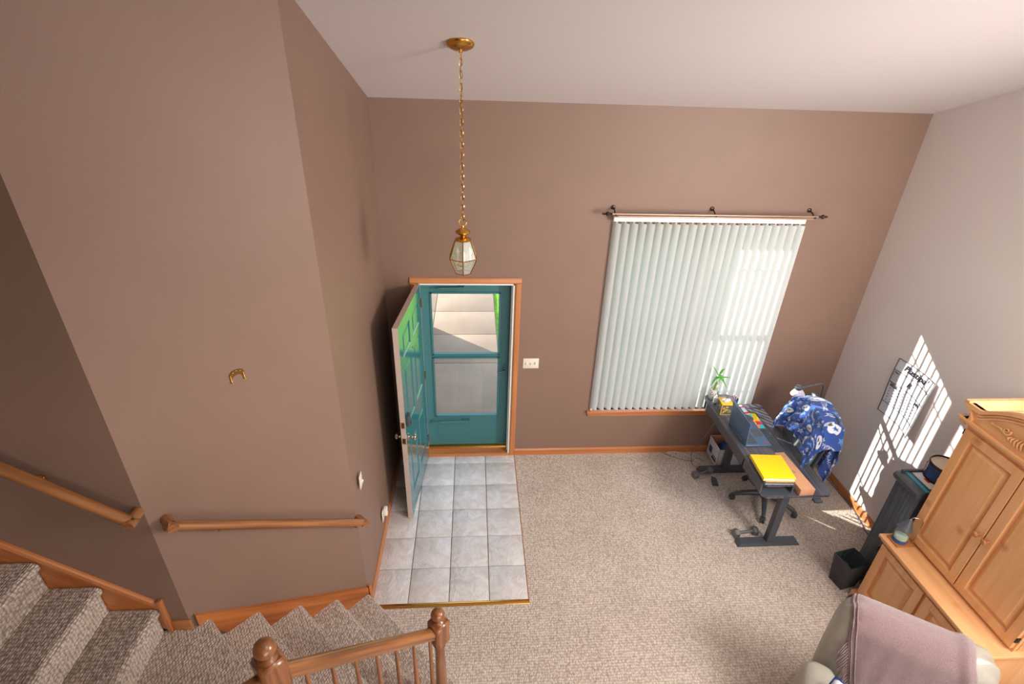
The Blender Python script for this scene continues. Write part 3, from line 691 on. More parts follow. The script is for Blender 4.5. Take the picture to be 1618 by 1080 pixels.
rc = B+Vector((-.03, -.03, .0)); rc.z = 1.735; rd_ = Vector((-.62, -3.90, 1.90))
rail_obj('handrail', rp, rc, rd_, 'oakd', bn)
def baluster(p_, z0, z1):
    H = z1-z0
    pr = [(.0125, 0), (.0125, .06), (.019, .075), (.012, .09), (.017, .12), (.019, .17), (.016, .28), (.011, H*.72), (.009, H-.0), (.0, H)]
    return MB().lathe(pr, 10, (p_.x, p_.y, z0)).build('baluster', 'oakdz', bn)
for i in range(7):
    f = (i+.62)/7.7; p_ = ra+(rb-ra)*f; sI = .163+(1.018-.163)*f; k = max(1, int(sI/.25)+1)
    baluster(p_, min(k, 4)*.2, p_.z-.03)
for i in range(6):
    p_ = rc+(rd_-rc)*((i+.9)/6.4); baluster(p_, 1.0, p_.z-.03)
# loft edge the camera stands on
struct(MB().box(-.3, W, -8, -4.35, 2.35, 2.62).build('floor_loft', 'ceiling', smooth=False))

# ---------------------------------------------------------------- desk
dk = thing('standing_desk', 'black sit-stand desk with black wood top against the window wall', 'desk', (3.54, -.78, .02))
def rrect(x0, x1, y0, y1, rr, z, n=6):
    P = []
    for (cx_, cy_, a0) in ((x1-rr, y1-rr, 0), (x0+rr, y1-rr, PI/2), (x0+rr, y0+rr, PI), (x1-rr, y0+rr, 3*PI/2)):
        for k in range(n+1): a = a0+PI/2*k/n; P.append((cx_+rr*math.cos(a), cy_+rr*math.sin(a), z))
    return P
MB().prism(rrect(-.315, .30, -.66, .655, .05, .695), (0, 0, .025)).build('desktop', 'blackdesk', dk)
rs = MB(); rs.prism(rrect(-.34, -.045, -.655, .665, .06, .822), (0, 0, .018)); 
rs.build('riser_shelf', 'blackdesk', dk)
m_ = MB(); m_.box(-.335, -.322, -.62, .60, .721, .822).box(-.063, -.05, -.63, .60, .721, .822).box(-.335, -.05, -.0+.58, .60, .721, .822).box(-.335, -.05, -.30, -.285, .721, .822).box(-.335, -.05, -.655, .60, .7205, .726)
m_.build('riser_side', 'blackmetal', dk, smooth=False)
for y in (-.52, .45):
    f = MB(); f.prism([(-.31, y-.035, -.02), (-.31, y-.035, -.008), (-.28, y-.035, .028), (.25, y-.035, .028), (.28, y-.035, -.008), (.28, y-.035, -.02)], (0, .07, 0)); f.build('foot', 'blackmetal', dk, smooth=False)
    l = MB().box(-.045, .02, y-.03, y+.03, .028, .68, .003).box(-.28, .28, y-.03, y+.03, .67, .695, .002); l.build('leg', 'blackmetal', dk)
MB().box(-.06, .06, -.6, .45, .655, .690, .002).build('crossbar', 'blackmetal', dk)
m_ = MB().box(.12, .19, -.705, -.66, .672, .694, .003); m_.build('control_pad', 'blackplastic', dk)

RZ = .8605   # riser top
# laptop
lp = thing('laptop', 'open blue-grey laptop standing on the desk riser', 'laptop', (3.262, -.775, RZ), 0)
MB().box(0, .245, -.178, .178, .004, .018, .004, 3).build('base', 'steelblue', lp)
kb = MB()
for r_ in range(5):
    for c in range(14):
        x = .03+r_*.0195; y = -.155+c*.0222; kb.box(x, x+.016, y, y+.0185, .018, .0205)
kb.build('keyboard', 'darkgrey', lp, smooth=False)
MB().box(.145, .225, -.055, .055, .018, .0184).build('touchpad', 'darkgrey', lp, smooth=False)
for y in (-.15, -.135): MB().box(.205, .222, y-.005, y+.007, .018, .0184).build('sticker', 'red', lp, smooth=False)
ldm = Matrix.Translation((.004, 0, .016)) @ Matrix.Rotation(math.radians(-3), 4, 'Y')
l_ = MB().box(-.004, .004, -.178, .178, .0, .238, .0025, 2, mat=ldm).build('lid', 'steelblue', lp)
MB().box(.0042, .0048, -.17, .17, .01, .23, mat=ldm).build('screen', 'screen', l_, smooth=False)
MB().box(-.0046, -.004, -.04, .03, .115, .121, mat=ldm).build('lid_mark', 'chrome', l_, smooth=False)
MB().tube([(.0, -.12, .012), (.0, .12, .012)], .006).build('hinge', 'darkgrey', lp)
for y in (-.15, .15): MB().box(.01, .23, y-.01, y+.01, 0, .004).build('rubber_foot', 'blackplastic', lp, smooth=False)
# keyboard
ky = thing('computer_keyboard', 'long black keyboard on the desktop beside the laptop', 'keyboard', (3.64, -.775, .7405), math.radians(-2))
MB().box(-.065, .065, -.225, .225, 0, .012, .004).build('case', 'blackplastic', ky)
kb = MB()
for r_ in range(6):
    for c in range(21): kb.box(-.057+r_*.0195, -.041+r_*.0195, -.215+c*.0206, -.198+c*.0206, .012, .019, .002, 1)
kc = kb.build('keycap', 'darkgrey', ky); kc['kind'] = 'stuff'
# mouse pad and mouse
mp_ = thing('mouse_pad', 'colourful patchwork mouse pad behind the laptop', 'mouse pad', (3.60, -.42, .7405), math.radians(-3))
MB().box(-.10, .10, -.13, .13, 0, .003, .001).build('pad', 'yellowp', mp_)
for (x0, x1, y0, y1, mt) in ((-.1, -.04, .04, .13, 'cyan'), (-.1, -.03, -.05, .04, 'greenp'), (-.03, .03, -.05, .02, 'pink'), (.04, .1, -.06, .0, 'pink'), (-.04, .05, -.13, -.05, 'orange'), (.05, .1, -.13, -.06, 'cyan'), (.0, .05, .05, .11, 'cyan')):
    MB().box(x0+.002, x1-.002, y0+.002, y1-.002, .003, .0034).build('patch', mt, mp_, smooth=False)
ms = thing('computer_mouse', 'grey computer mouse on the colourful pad', 'mouse', (3.58, -.385,   .7444), math.radians(25))
def md(p_): return Vector((p_.x*(1-.15*(p_.y > 0)), p_.y, max(0, p_.z+.017)*(1-.35*max(0, p_.y/.055))))
MB().rbox(.062, .108, .036, .017, 6, md).build('shell', 'darkgrey', ms, angle=80)
MB().tube([(0, .025, .026), (0, .042, .021)], .004, 8).build('wheel', 'blackplastic', ms)
# booklets
bk = thing('booklet', 'red and white booklet lying on the desktop near the window', 'booklet', (3.56, -.235, .7405), math.radians(8))
MB().box(-.055, .075, -.075, .075, 0, .008, .001).build('pages', 'paper', bk)
MB().box(-.055, .075, -.075, -.05, .008, .009).box(-.055, .075, .03, .05, .008, .009).build('red_band', 'red', bk, smooth=False)
# pen cup
pc = thing('pen_cup', 'dark pen cup crammed with red and white pens', 'pen cup', (3.525, -.165, .7405))
MB().lathe([(.0, 0), (.034, 0), (.038, .1), (.034, .1), (.03, .006), (0, .006)], 18, cap=False).build('cup', 'blue', pc)
for k in range(12):
    a = random.uniform(0, 2*PI); r_ = random.uniform(.0, .02); x, y = r_*math.cos(a), r_*math.sin(a)
    MB().tube([(x*.6, y*.6, .01), (x*1.5, y*1.5, .12+random.uniform(0, .035))], .005, 7).build('pen', random.choice(['red', 'red', 'paper', 'blackplastic']), pc)
# tissue box
tb = thing('tissue_box', 'yellow and green leaf-patterned tissue box on the riser', 'tissue box', (3.29, -.415, RZ+.0005), math.radians(-4))
MB().box(-.057, .057, -.057, .057, 0, .125, .003).build('carton', 'yellowp', tb)
m_ = MB(); m2 = MB()
for (nx, ny) in ((0, -1), (-1, 0)):
    X = Vector((-ny, nx, 0)) if ny else Vector((0, 1, 0))
    fm = frame_m(Vector((nx*.0573, ny*.0573, .062)), Vector((1, 0, 0)) if ny else Vector((0, -1, 0)), (0, 0, 1))
    mb_ = MB().box(-.051, .051, -.053, .053, 0, .0006, mat=fm); mb_.build('dark_panel', 'darkgrey', tb, smooth=False)
    for k in range(16):
        c = Vector((random.uniform(-.038, .038), random.uniform(-.040, .040), .0008)); a = random.uniform(0, PI)
        P = [(c.x+.014*math.cos(q)*math.cos(a)-.006*math.sin(q)*math.sin(a)+.004*math.cos(2*q), c.y+.014*math.cos(q)*math.sin(a)+.006*math.sin(q)*math.cos(a), .0008) for q in [2*PI*z_/10 for z_ in range(10)]]
        MB().prism(P, (0, 0, .0005), mat=fm).build('printed_leaf', random.choice(['greenp', 'orange', 'teal_label', 'yellowp']), tb, smooth=False)
MB().prism([(.038*math.cos(a), .022*math.sin(a), .1252) for a in [2*PI*k/16 for k in range(16)]], (0, 0, .0012)).build('opening', 'paper', tb, smooth=False)
def tf(u, v):
    a = 2*PI*u; r_ = .010+.02*math.sin(PI*v)*(1+.25*math.sin(a*5)); return Vector((r_*1.4*math.cos(a), r_*.7*math.sin(a), .12+.035*v+.008*math.sin(a*3)*v))
MB().grid(tf, 24, 6).build('tissue', 'paper', tb)
# plant
pt = thing('potted_lucky_bamboo', 'lucky bamboo plant in a printed white pot at the far end of the riser', 'plant', (3.268, -.175, RZ))
MB().lathe([(0, 0), (.034, 0), (.037, .004), (.040, .115), (.037, .115), (.034, .1), (0, .1)], 22, cap=False).build('pot', 'white', pt)
for k in range(9):
    a = random.uniform(-2.6, .2); z = random.uniform(.02, .09); MB().ell((.0385*math.cos(a), .0385*math.sin(a), z), (.005, .005, .006), 8).build('printed_dot', random.choice(['red', 'pink', 'greenp', 'blue']), pt)
MB().tube(bez([(0, 0, .09), (.004, 0, .14), (.012, .0, .19)], 6), [.012]*12+[.011], 10).build('cane', 'cane', pt)
def leaf(m_, p0, d, L, wd, droop):
    d = Vector(d).normalized(); sd_ = d.cross(Vector((0, 0, 1))).normalized()
    def lf_(u, v):
        t_ = u; w_ = wd*math.sin(PI*min(1, t_*.93+.05))**.8*(1-t_*.35); c = Vector(p0)+d*L*t_+Vector((0, 0, -droop*t_*t_))
        return c+sd_*w_*(v-.5)*2+Vector((0, 0, abs(v-.5)*w_*.8))
    m_.grid(lf_, 8, 2, .0008)
for i, (a, dx, dy, el, L, dr) in enumerate([(0, 1, -.15, .35, .13, .03), (0, .5, -.6, .1, .11, .10), (0, -.6, -.3, .25, .10, .12), (0, -.6, .5, .9, .12, .0), (0, .2, -.6, .5, .10, .08), (0, .6, .3, .9, .10, .02), (0, -.2, -.7, .2, .09, .09)]):
    m_ = MB(); b0 = Vector((.016, 0, .24+.008*i)); st_ = b0
    leaf(m_, st_, (dx, dy, el), L, .014, dr); m_.build('leaf', 'leaf', pt)
MB().tube(bez([(.01, 0, .185), (.004, 0, .22), (.016, 0, .255), (.02, 0, .3)], 5), .004, 7).build('stem', 'cane', pt)
MB().tube(bez([(.012, 0, .185), (.028, 0, .22), (.022, 0, .26)], 5), .004, 7).build('stem', 'cane', pt)
# bottles and trinkets on riser
bt = thing('teal_bottle', 'slim bottle with teal label behind the plant pot', 'bottle', (3.325, -.13, RZ))
MB().lathe([(0, 0), (.02, 0), (.021, .004), (.021, .075), (.012, .09), (.010, .10)], 16).build('bottle', 'paper', bt)
MB().lathe([(.0215, .012), (.0215, .065)], 16, cap=False).build('bottle_label', 'teal_label', bt)
MB().lathe([(.011, .095), (.011, .115), (0, .117)], 12).build('cap', 'white', bt)
sb = thing('sanitizer_bottle', 'small clear squeeze bottle in front of the plant pot', 'bottle', (3.262, -.265, RZ))
MT['clearp'] = plain('translucent_plastic', (214, 220, 226), .25)
MB().rbox(.042, .026, .075, .011, 5, None, (0, 0, .0375)).build('bottle', 'clearp', sb, angle=80)
MB().lathe([(.009, .073), (.009, .095), (0, .096)], 12).build('cap', 'white', sb)
eb = thing('figurine', 'white rounded figurine beside the tissue box', 'figurine', (3.29, -.325, RZ), .5)
MB().rbox(.05, .03, .05, .014, 5, None, (0, 0, .025)).build('body', 'white', eb, angle=80)
MB().ell((-.022, 0, .055), (.014, .013, .015), 12).build('head', 'white', eb)
for y, lab, c1, loc, a in ((0, 'red pen lying on the riser', 'red', (3.375, -.235, RZ+.006), .25), (0, 'tan and black marker lying on the riser near the window', 'cardboard', (3.365, -.185, RZ+.008), .1)):
    pn = thing('marker_pen' if c1 == 'cardboard' else 'red_pen', lab, 'pen', loc, a)
    rr = .008 if c1 == 'cardboard' else .006
    MB().tube([(-.045, 0, 0), (.045, 0, 0)], rr, 10).build('barrel', c1, pn)
    MB().tube([(-.06, 0, 0), (-.045, 0, 0)], rr*1.1, 10).build('pen_cap', 'blackplastic', pn)
wp = thing('notepad', 'small pale notepad behind the tissue box', 'notepad', (3.40, -.315, RZ), .15)
MB().box(-.04, .05, -.035, .035, 0, .006, .001).build('pages', 'paper', wp); MB().box(-.04, .05, .025, .035, .006, .008).build('binding', 'blue', wp, smooth=False)
# binders on riser end
bz = RZ
for (nm, lab, mt, dz, dx, dy, sx_, sy_, an) in (
    ('black_binder', 'closed black binder at the bottom of the stack on the riser', 'blackplastic', .018, -.005, -.01, .255, .30, -2.5),
    ('cardboard_folder', 'kraft coloured folder between the binders', 'cardboard', .012, .0, -.003, .245, .29, -3.),
    ('yellow_binder', 'bright yellow ring binder on top of the stack', 'yellow', .030, -.005, 0, .27, .295, -4)):
    o = thing(nm, lab, 'binder', (3.345+dx, -1.275+dy, bz), math.radians(an))
    MB().box(-sx_/2, sx_/2, -sy_/2, sy_/2, dz-.003, dz, .0012).build('cover', mt, o)
    MB().box(-sx_/2, sx_/2, -sy_/2, sy_/2, 0, .003, .0012).build('cover', mt, o)
    MB().box(-sx_/2, -sx_/2+.003, -sy_/2, sy_/2, .002, dz-.002, .0008).build('spine', mt, o)
    MB().box(-sx_/2+.005, sx_/2-.01, -sy_/2+.006, sy_/2-.006, .0035, dz-.0035 if dz < .02 else dz*.6).build('pages', 'paper', o, smooth=False)
    if mt == 'yellow':
        for yy in (-.11, 0, .11): MB().tube(arc((-sx_/2+.03, yy, .015), .011, 0, PI, 8), .0015, 6).build('ring', 'chrome', o)
    bz += dz+.0004
cb_ = thing('cardboard_box', 'long flat cardboard box lying beside the yellow binder', 'box', (3.585, -1.205, .7405), math.radians(3.))
MB().box(-.065, .065, -.235, .235, 0, .065, .002).build('carton', 'cardboard', cb_)
MB().tube(arc((.0, -.02, .0655), .012, 0, 2*PI-.01, 16, 'xy'), .0012, 5, ).build('round_logo', 'ink', cb_)
# charger cord from riser down to the floor
cd1 = MB().tube(bez([(3.30, -.50, RZ+.004), (3.23, -.50, RZ+.008), (3.18, -.49, .78), (3.165, -.44, .6), (3.16, -.33, .4), (3.17, -.24, .2), (3.20, -.25, .03), (3.30, -.30, .008)], 8), .003, 7).build('charger_cord', 'cord'); tag(cd1, 'thin grey charger cord hanging off the left desk edge', 'cord')

# ---------------------------------------------------------------- under the desk
bx = thing('storage_box', 'white printed cardboard carton under the far end of the desk', 'box', (3.60, -.155, 0), math.radians(0))
m_ = MB(); m_.box(-.15, .15, -.13, .13, 0, .004).box(-.15, -.146, -.13, .13, 0, .25).box(.146, .15, -.13, .13, 0, .25).box(-.15, .15, -.13, -.126, 0, .25).box(-.15, .15, .126, .13, 0, .25)
m_.build('carton', 'paper', bx, smooth=False)
m_ = MB(); m_.box(-.1458, -.1445, -.126, .126, .004, .2502).box(.1445, .1458, -.126, .126, .004, .2502).box(-.145, .145, -.1258, -.1245, .004, .2502).box(-.145, .145, .1245, .1258, .004, .2502); m_.build('inner_liner', 'cardboard', bx, smooth=False)
MB().box(-.1512, -.1502, .02, .09, .08, .16).build('printed_label', 'blue', bx, smooth=False)
MB().box(-.1512, -.1502, -.10, -.0, .05, .075).box(-.1512, -.1502, -.10, -.02, .09, .10).build('printed_text', 'ink', bx, smooth=False)
bll = thing('navy_ball', 'navy ball resting inside the white carton', 'ball', (3.60, -.155, .13))
MB().ell((0, 0, 0), (.105, .105, .105), 24).build('ball_shell', 'navy', bll)
MB().lathe([(.02, 0), (.018, .002), (0, .003)], 12, mat=Matrix.Rotation(.9, 4, 'X') @ Matrix.Translation((0, 0, .104))).build('valve_patch', 'paper', bll)
def dumbbell(loc, rz, label):
    o = thing('dumbbell', label, 'dumbbell', loc, rz, 'grey hex dumbbells by the desk feet')
    MB().tube([(-.075, 0, .038), (.075, 0, .038)], .013, 12).build('grip', 'ironc', o)
    for s_ in (-1, 1):
        R_ = Matrix.Translation((s_*.07, 0, .038)) @ Matrix.Rotation(PI/2*s_, 4, 'Y')
        MB().lathe([(.034, 0), (.043, .008), (.043, .044), (.034, .052)], 6, mat=R_ @ Matrix.Rotation(PI/6*0, 4, 'Z')).build('hex_head', 'ironc', o, smooth=False)
    return o
dumbbell((3.36, -1.195, .0), .12, 'grey hex dumbbell beside the near desk foot')
dumbbell((3.26, -.39, .0), .35, 'grey hex dumbbell tangled in cables beside the far desk foot')
ps = MB().prism([(3.31, -.55, 0), (3.37, -.56, 0), (3.385, -.46, 0), (3.34, -.43, 0)], (0, 0, .022)).build('power_adapter', 'blackplastic'); tag(ps, 'black wedge-shaped power adapter on the carpet by the far desk foot', 'adapter')
c2 = MB().tube(bez([(3.00, -.02, .01), (3.12, -.03, .012), (3.24, -.10, .008), (3.33, -.24, .01), (3.37, -.36, .02), (3.33, -.45, .01), (3.22, -.47, .008), (3.17, -.44, .008), (3.24, -.40, .01)], 8), .0045, 7).build('white_cable', 'cordw'); tag(c2, 'white cable curving across the carpet to the far desk foot', 'cord')
c3 = MB().tube(bez([(2.94, -.03, .006), (3.08, -.12, .006), (3.22, -.17, .006), (3.30, -.12, .006), (3.35, -.20, .03)], 8), .003, 7).build('thin_cable', 'cord'); tag(c3, 'thin dark cable wriggling over the carpet below the window', 'cord')
c4 = MB().tube(bez([(4.60, -.12, .006), (4.612, -.5, .006), (4.615, -.9, .006), (4.58, -1.1, .006), (4.56, -1.22, .006), (4.60, -1.36, .006)], 8), .005, 7).build('lamp_cord', 'cord'); tag(c4, 'black cord running along the right baseboard', 'cord')

# ---------------------------------------------------------------- office chair
oc = thing('office_chair', 'black swivel office chair with grey padded back tucked under the desk', 'chair', (3.735, -.785, 0), math.radians(-4))
for k in range(5):
    a = math.radians(72*k+31); c = Vector((math.cos(a), math.sin(a), 0)); sd_ = Vector((-c.y, c.x, 0))
    MB().tube(bez([c*.03+Vector((0, 0, .115)), c*.16+Vector((0, 0, .105)), c*.27+Vector((0, 0, .08)), c*.30+Vector((0, 0, .066))], 5), [.030]*4+[.026]*4+[.022]*4+[.018]*4, 10, flat=.7).build('leg', 'blackplastic', oc)
    for s_ in (-1, 1):
        cc = c*.305+sd_*s_*.014+Vector((0, 0, .027))
        MB().lathe([(.0, -.008), (.02, -.008), (.027, -.004), (.027, .004), (.02, .008), (0, .008)], 14, mat=Matrix.Translation(cc) @ Matrix.Rotation(a, 4, 'Z') @ Matrix.Rotation(PI/2, 4, 'X')).build('caster', 'blackplastic', oc)
    MB().box(-.02, .02, -.026, .026, .045, .062, .006, 2, mat=Matrix.Translation(c*.30) @ Matrix.Rotation(a, 4, 'Z')).build('caster_hood', 'blackplastic', oc)
MB().lathe([(.045, .08), (.048, .135), (.034, .14), (.03, .26), (.022, .262), (.022, .40)], 18).build('gas_lift', 'blackplastic', oc)
MB().box(-.10, .12, -.09, .09, .385, .43, .01).build('tilt_mechanism', 'blackplastic', oc)
def seatd(p_):
    z = p_.z - .30*max(0, abs(p_.y)-.13)**2*0 - (.9*max(0, -p_.x-.17)**2*8)*.35 + .02*math.cos(p_.y*8)
    return Vector((p_.x, p_.y, z))
MB().rbox(.46, .52, .10, .045, 10, seatd, (-.08, 0, .475)).build('seat', 'blackplastic', oc, angle=80)
BX = .125
def backp(y, z, off=0):       # point of the chair back front surface
    lean = (z-.55)*.20; curve = -.35*y*y
    return Vector((BX+lean+curve+off, y, z))
# padded back: three horizontal rolls + outer shell
for (z0, z1) in ((.50, .68), (.68, .86), (.86, 1.18)):
    zc, hz = (z0+z1)/2, (z1-z0)/2
    def bd(p_, zc=zc):
        z = zc+p_.z; yy = p_.y*(1-.10*max(0, (z-1.0)/.2)); q = backp(yy, z); return Vector((q.x+p_.x, yy, z))
    MB().rbox(.085, .50, hz*2, min(.042, hz*.9), 10, bd).build('back_pad', 'greyleather', oc, angle=80)
def bshell(p_):
    z = .83+p_.z; q = backp(p_.y, z); return Vector((q.x+.05+p_.x, p_.y*(1-.10*max(0, (z-1.0)/.2)), z))
MB().rbox(.03, .54, .72, .014, 10, bshell).build('back_shell', 'blackplastic', oc, angle=80)
MB().tube(bez([(.1, 0, .40), (.16, 0, .42), (.20, 0, .5), (.22, 0, .60)], 6), .022, 10, flat=1.6).build('back_bar', 'blackplastic', oc)
for s_ in (-1, 1):
    MB().tube(bez([(.02, s_*.26, .47), (.0, s_*.29, .52), (.0, s_*.29, .60), (-.05, s_*.285, .645), (.08, s_*.285, .645), (.14, s_*.285, .62)], 5), .016, 8).build('armrest', 'blackplastic', oc)

# --- printed blanket over the chair back: star / helmet / COWBOYS pattern carried as colours on the cloth
NUc, NVc = 260, 300
FONT = {'C': '01110 10001 10000 10000 10000 10001 01110', 'O': '01110 10001 10001 10001 10001 10001 01110', 'W': '10001 10001 10001 10101 10101 11011 10001',
        'B': '11110 10001 10001 11110 10001 10001 11110', 'Y': '10001 10001 01010 00100 00100 00100 00100', 'S': '01111 10000 10000 01110 00001 00001 11110'}
def pattern(nu, nv, su, sv):
    ys, xs_ = np.meshgrid(np.arange(nv+1)/nv*sv, np.arange(nu+1)/nu*su)
    img = np.zeros((nu+1, nv+1, 3)); img[:] = (.030, .085, .36)
    wh = np.array((.80, .84, .92)); lb = np.array((.12, .38, .85))
    def star(cx_, cy_, R_, rot, ring=False, col=wh):
        dx, dy = xs_-cx_, ys-cy_; rr = np.hypot(dx, dy); a = (np.arctan2(dy, dx)+rot) % (2*PI/5)-PI/5
        k = math.cos(PI/5)*0+.47; edge = R_*k/(np.cos(np.abs(np.abs(a)-PI/5)*0+0)*1) if False else None
        # star boundary radius in polar form between outer R and inner .42R
        t_ = np.abs(a)/(PI/5); ro, ri = R_, R_*.42
        A_ = PI/5; th = np.abs(a); # angle from tip direction measured to inner vertex
        th = A_-th
        den = ri*np.sin(A_-th)+ro*np.sin(th)
        bnd = ro*ri*math.sin(A_)/np.maximum(1e-6, den)
        ins = rr < bnd
        if ring: ins &= rr > bnd*.66
        img[ins] = col
        if ring:
            i2 = rr < bnd*.5; img[i2] = lb
    def word(cx_, cy_, px_, ang_):
        ca, sa = math.cos(ang_), math.sin(ang_); dx, dy = xs_-cx_, ys-cy_
        lx = (dx*ca+dy*sa)/px_+20.5; ly = (-dx*sa+dy*ca)/px_+3.5
        for k, ch in enumerate('COWBOYS'):
            rows = FONT[ch].split()
            for r_ in range(7):
                for c in range(5):
                    if rows[r_][c] == '1':
                        img[(lx >= k*6+c-.05) & (lx < k*6+c+1.05) & (ly >= 6-r_) & (ly < 7-r_)] = wh
    def helmet(cx_, cy_, R_):
        dx, dy = xs_-cx_, ys-cy_; e = (dx/R_)**2+(dy/(R_*.88))**2
        img[(e < 1)] = wh; img[(dx > R_*.25) & (dy < -R_*.15) & (e < .8)] = (.10, .10, .14)
        for q in (.95, 1.2): img[(np.abs(np.hypot(dx-R_*.3, dy+R_*.35)-R_*.62*q) < R_*.06) & (dx > R_*.3) & (dy < 0)] = (.62, .66, .72)
        star(cx_-R_*.2, cy_+R_*.12, R_*.42, .3, col=np.array((.02, .1, .5)))
    rnd = random.Random(4)
    cs = .135
    for i in range(-1, int(su/cs)+2):
        for j in range(-1, int(sv/cs)+2):
            cx_, cy_ = (i+.5*(j % 2))*cs, j*cs*.9; kk = (i*2+j) % 3
            if kk == 0: helmet(cx_, cy_, .042)
            elif kk == 1: word(cx_, cy_, .0035, rnd.choice((-.5, .2, -1.1, .6)))
            else:
                star(cx_, cy_, .036, rnd.uniform(0, 1), True)
            star(cx_+cs*.42, cy_+cs*.36, .026, rnd.uniform(0, 1), True, lb*1.2); star(cx_-cs*.05, cy_+cs*.47, .018, rnd.uniform(0, 1), True)
    return img
bk_ = thing('printed_fleece_blanket', 'blue fleece blanket printed with white stars and helmets draped over the office chair', 'blanket', (3.72, -.785, 0), math.radians(-4))
def cloth(u, v):
    y = (u-.5)*.86; a = (v-.5)                      # v: 0 front hem .. 1 back hem
    L = a*.98; ay = abs(y)/.43
    ztop = 1.20-.10*ay**3-(.10*ay*ay if y > 0 else 0)
    yy = y*(.74+.10*math.cos(a*PI))
    if y < 0: yy *= 1.10
    half = .055
    if abs(L) < half: z = ztop+.012*math.cos(L/half*PI/2); off = L
    else: z = ztop-(abs(L)-half)*(1.10); off = math.copysign(half, L)
    hemcut = .0
    if L < 0: # front: shorter near the far side
        z = ztop-(abs(L)-half)*(.74 if abs(L) > half else 1) if abs(L) > half else z
    fold = .014*math.sin(y*34+L*6)*min(1, abs(L)*3.2)+.008*math.sin(y*61+2+L*9)*min(1, abs(L)*3)+.006*math.sin(L*40+y*12)
    q = backp(max(-.27, min(.27, yy)), z)
    flare = (.06+.16*max(0, ay-.7))*min(1, abs(L)/.35)
    x = q.x+.015+off*1.45+(fold if L > 0 else -fold*1.0)+(flare*.6 if L > 0 else -.012)
    if L < 0: x -= .03*min(1, abs(L)*4)
    if abs(yy) > .26:       # sides hang down around the edges of the back
        ex = abs(yy)-.26; yy2 = .26+ex*.55; z -= ex*1.0; yy = math.copysign(yy2, yy); x += .015
    if y < 0 and L > 0: z -= .02
    return Vector((x, yy+.006*math.sin(L*30), z))
m_ = MB(); m_.grid(cloth, NUc, NVc)
blk = m_.build('cloth', None, bk_, angle=180)
img = pattern(NUc, NVc, .86, .98)
ca = blk.data.color_attributes.new('print', 'FLOAT_COLOR', 'POINT')
ca.data.foreach_set('color', np.concatenate([img.reshape(-1, 3), np.ones((img.shape[0]*img.shape[1], 1))], 1).astype(np.float32).ravel())
m, t, p = base('printed_fleece'); at = t.nodes.new('ShaderNodeAttribute'); at.attribute_name = 'print'; t.links.new(at.outputs[0], p.inputs['Base Color']); p.inputs['Roughness'].default_value = .9; p.inputs['Sheen Weight'].default_value = .3
blk.data.materials.append(m)
md_ = blk.modifiers.new('thickness', 'SOLIDIFY'); md_.thickness = .004; md_.offset = 1

# ---------------------------------------------------------------- floor lamp
fl = thing('floor_lamp', 'slim black floor lamp with white cone shade in the far right corner', 'lamp', (4.345, -.40, 0))
MB().lathe([(.11, 0), (.115, .006), (.11, .018), (.012, .022), (.010, .04)], 28).build('base', 'blackmetal', fl)
MB().tube([(0, 0, .02), (-.02, 0, .5), (-.09, 0, 1.10)]+bez([(-.09, 0, 1.10), (-.10, .0, 1.155), (-.13, .0, 1.168), (-.19, .0, 1.155), (-.31, 0, 1.125)], 6)[1:], .008, 10).build('pole', 'blackmetal', fl)
hm = Matrix.Translation((-.345, .0, 1.115)) @ Matrix.Rotation(-.15, 4, 'Y')
MB().lathe([(0, .03), (.030, .03), (.034, .024), (.034, .0), (.03, -.002)], 22, mat=hm).build('lamp_cap', 'blackmetal', fl)
MB().lathe([(.034, -.002), (.066, -.060), (.062, -.060), (.030, -.004)], 24, mat=hm, cap=False).build('lamp_shade', 'lampwhite', fl)

# ---------------------------------------------------------------- wall calendar
cl = thing('wall_calendar', 'large desk-pad calendar pinned to the right wall in the sun', 'calendar', (W, -.90, 1.345))
# local: Y world; sheet spans y from +.22 (left) to -.21, z +-.28
def calf(u, v):
    y = .215-.43*u; z = .285-.56*v+.012*math.sin(u*3); lift = .006+.055*max(0, u-.55)**2*4*(.3+v*.9)+.006*math.sin(v*5)
    return Vector((-lift, y-.03*v*(u-.3)*0, z))
MB().grid(calf, 20, 20, .004).build('sheet', 'paper', cl)
def cal_strip(m_, u0, v0, u1, v1, w_=.0022, n=12):
    P = []
    for k in range(n+1):
        q = k/n; a = calf(u0+(u1-u0)*q, v0+(v1-v0)*q)+Vector((-.0052, 0, 0)); P.append(a)
    m_.tube(P, w_/2, 5)
m_ = MB()
cal_strip(m_, 0, 0, 1, 0, .006); cal_strip(m_, 0, 0, 0, 1, .006); cal_strip(m_, 0, 1, 1, 1, .005); cal_strip(m_, 1, 0, 1, 1, .005)
for v in (.20, .42, .80): cal_strip(m_, 0, v, 1, v, .0045)
cal_strip(m_, .78, .0+.0, .78, .0, .002)
m_.build('ruled_line', 'ink', cl)
m_ = MB()
for r_ in range(6):
    for c in range(7):
        p_ = calf(.09+c*.12, .48+r_*.055)+Vector((-.0052, 0, 0)); m_.box(p_.x-.0008, p_.x, p_.y-.005, p_.y+.005, p_.z-.004, p_.z+.004)
for blk_ in (.1, .82):
    for r_ in range(6):
        for c in range(5):
            p_ = calf(blk_-.06+c*.03, .25+r_*.025)+Vector((-.0052, 0, 0)); m_.box(p_.x-.0008, p_.x, p_.y-.003, p_.y+.003, p_.z-.002, p_.z+.002)
pd_ = m_.build('printed_dates', 'ink', cl, smooth=False); pd_['kind'] = 'stuff'
def calt(s, u, v, size, shear=0):
    p_ = calf(u, v)+Vector((-.0055, 0, 0)); text('lettering', s, size, 'ink', cl, frame_m(p_, (0, -1, 0), (0, 0, 1)), shear)
calt('Plastipak', .54, .10, .082, .35); calt('2025', .15, .47, .046); calt('May', .87, .47, .046, .2); calt('R', .48, .31, .07, .3); calt('Notes', .1, .235, .02)

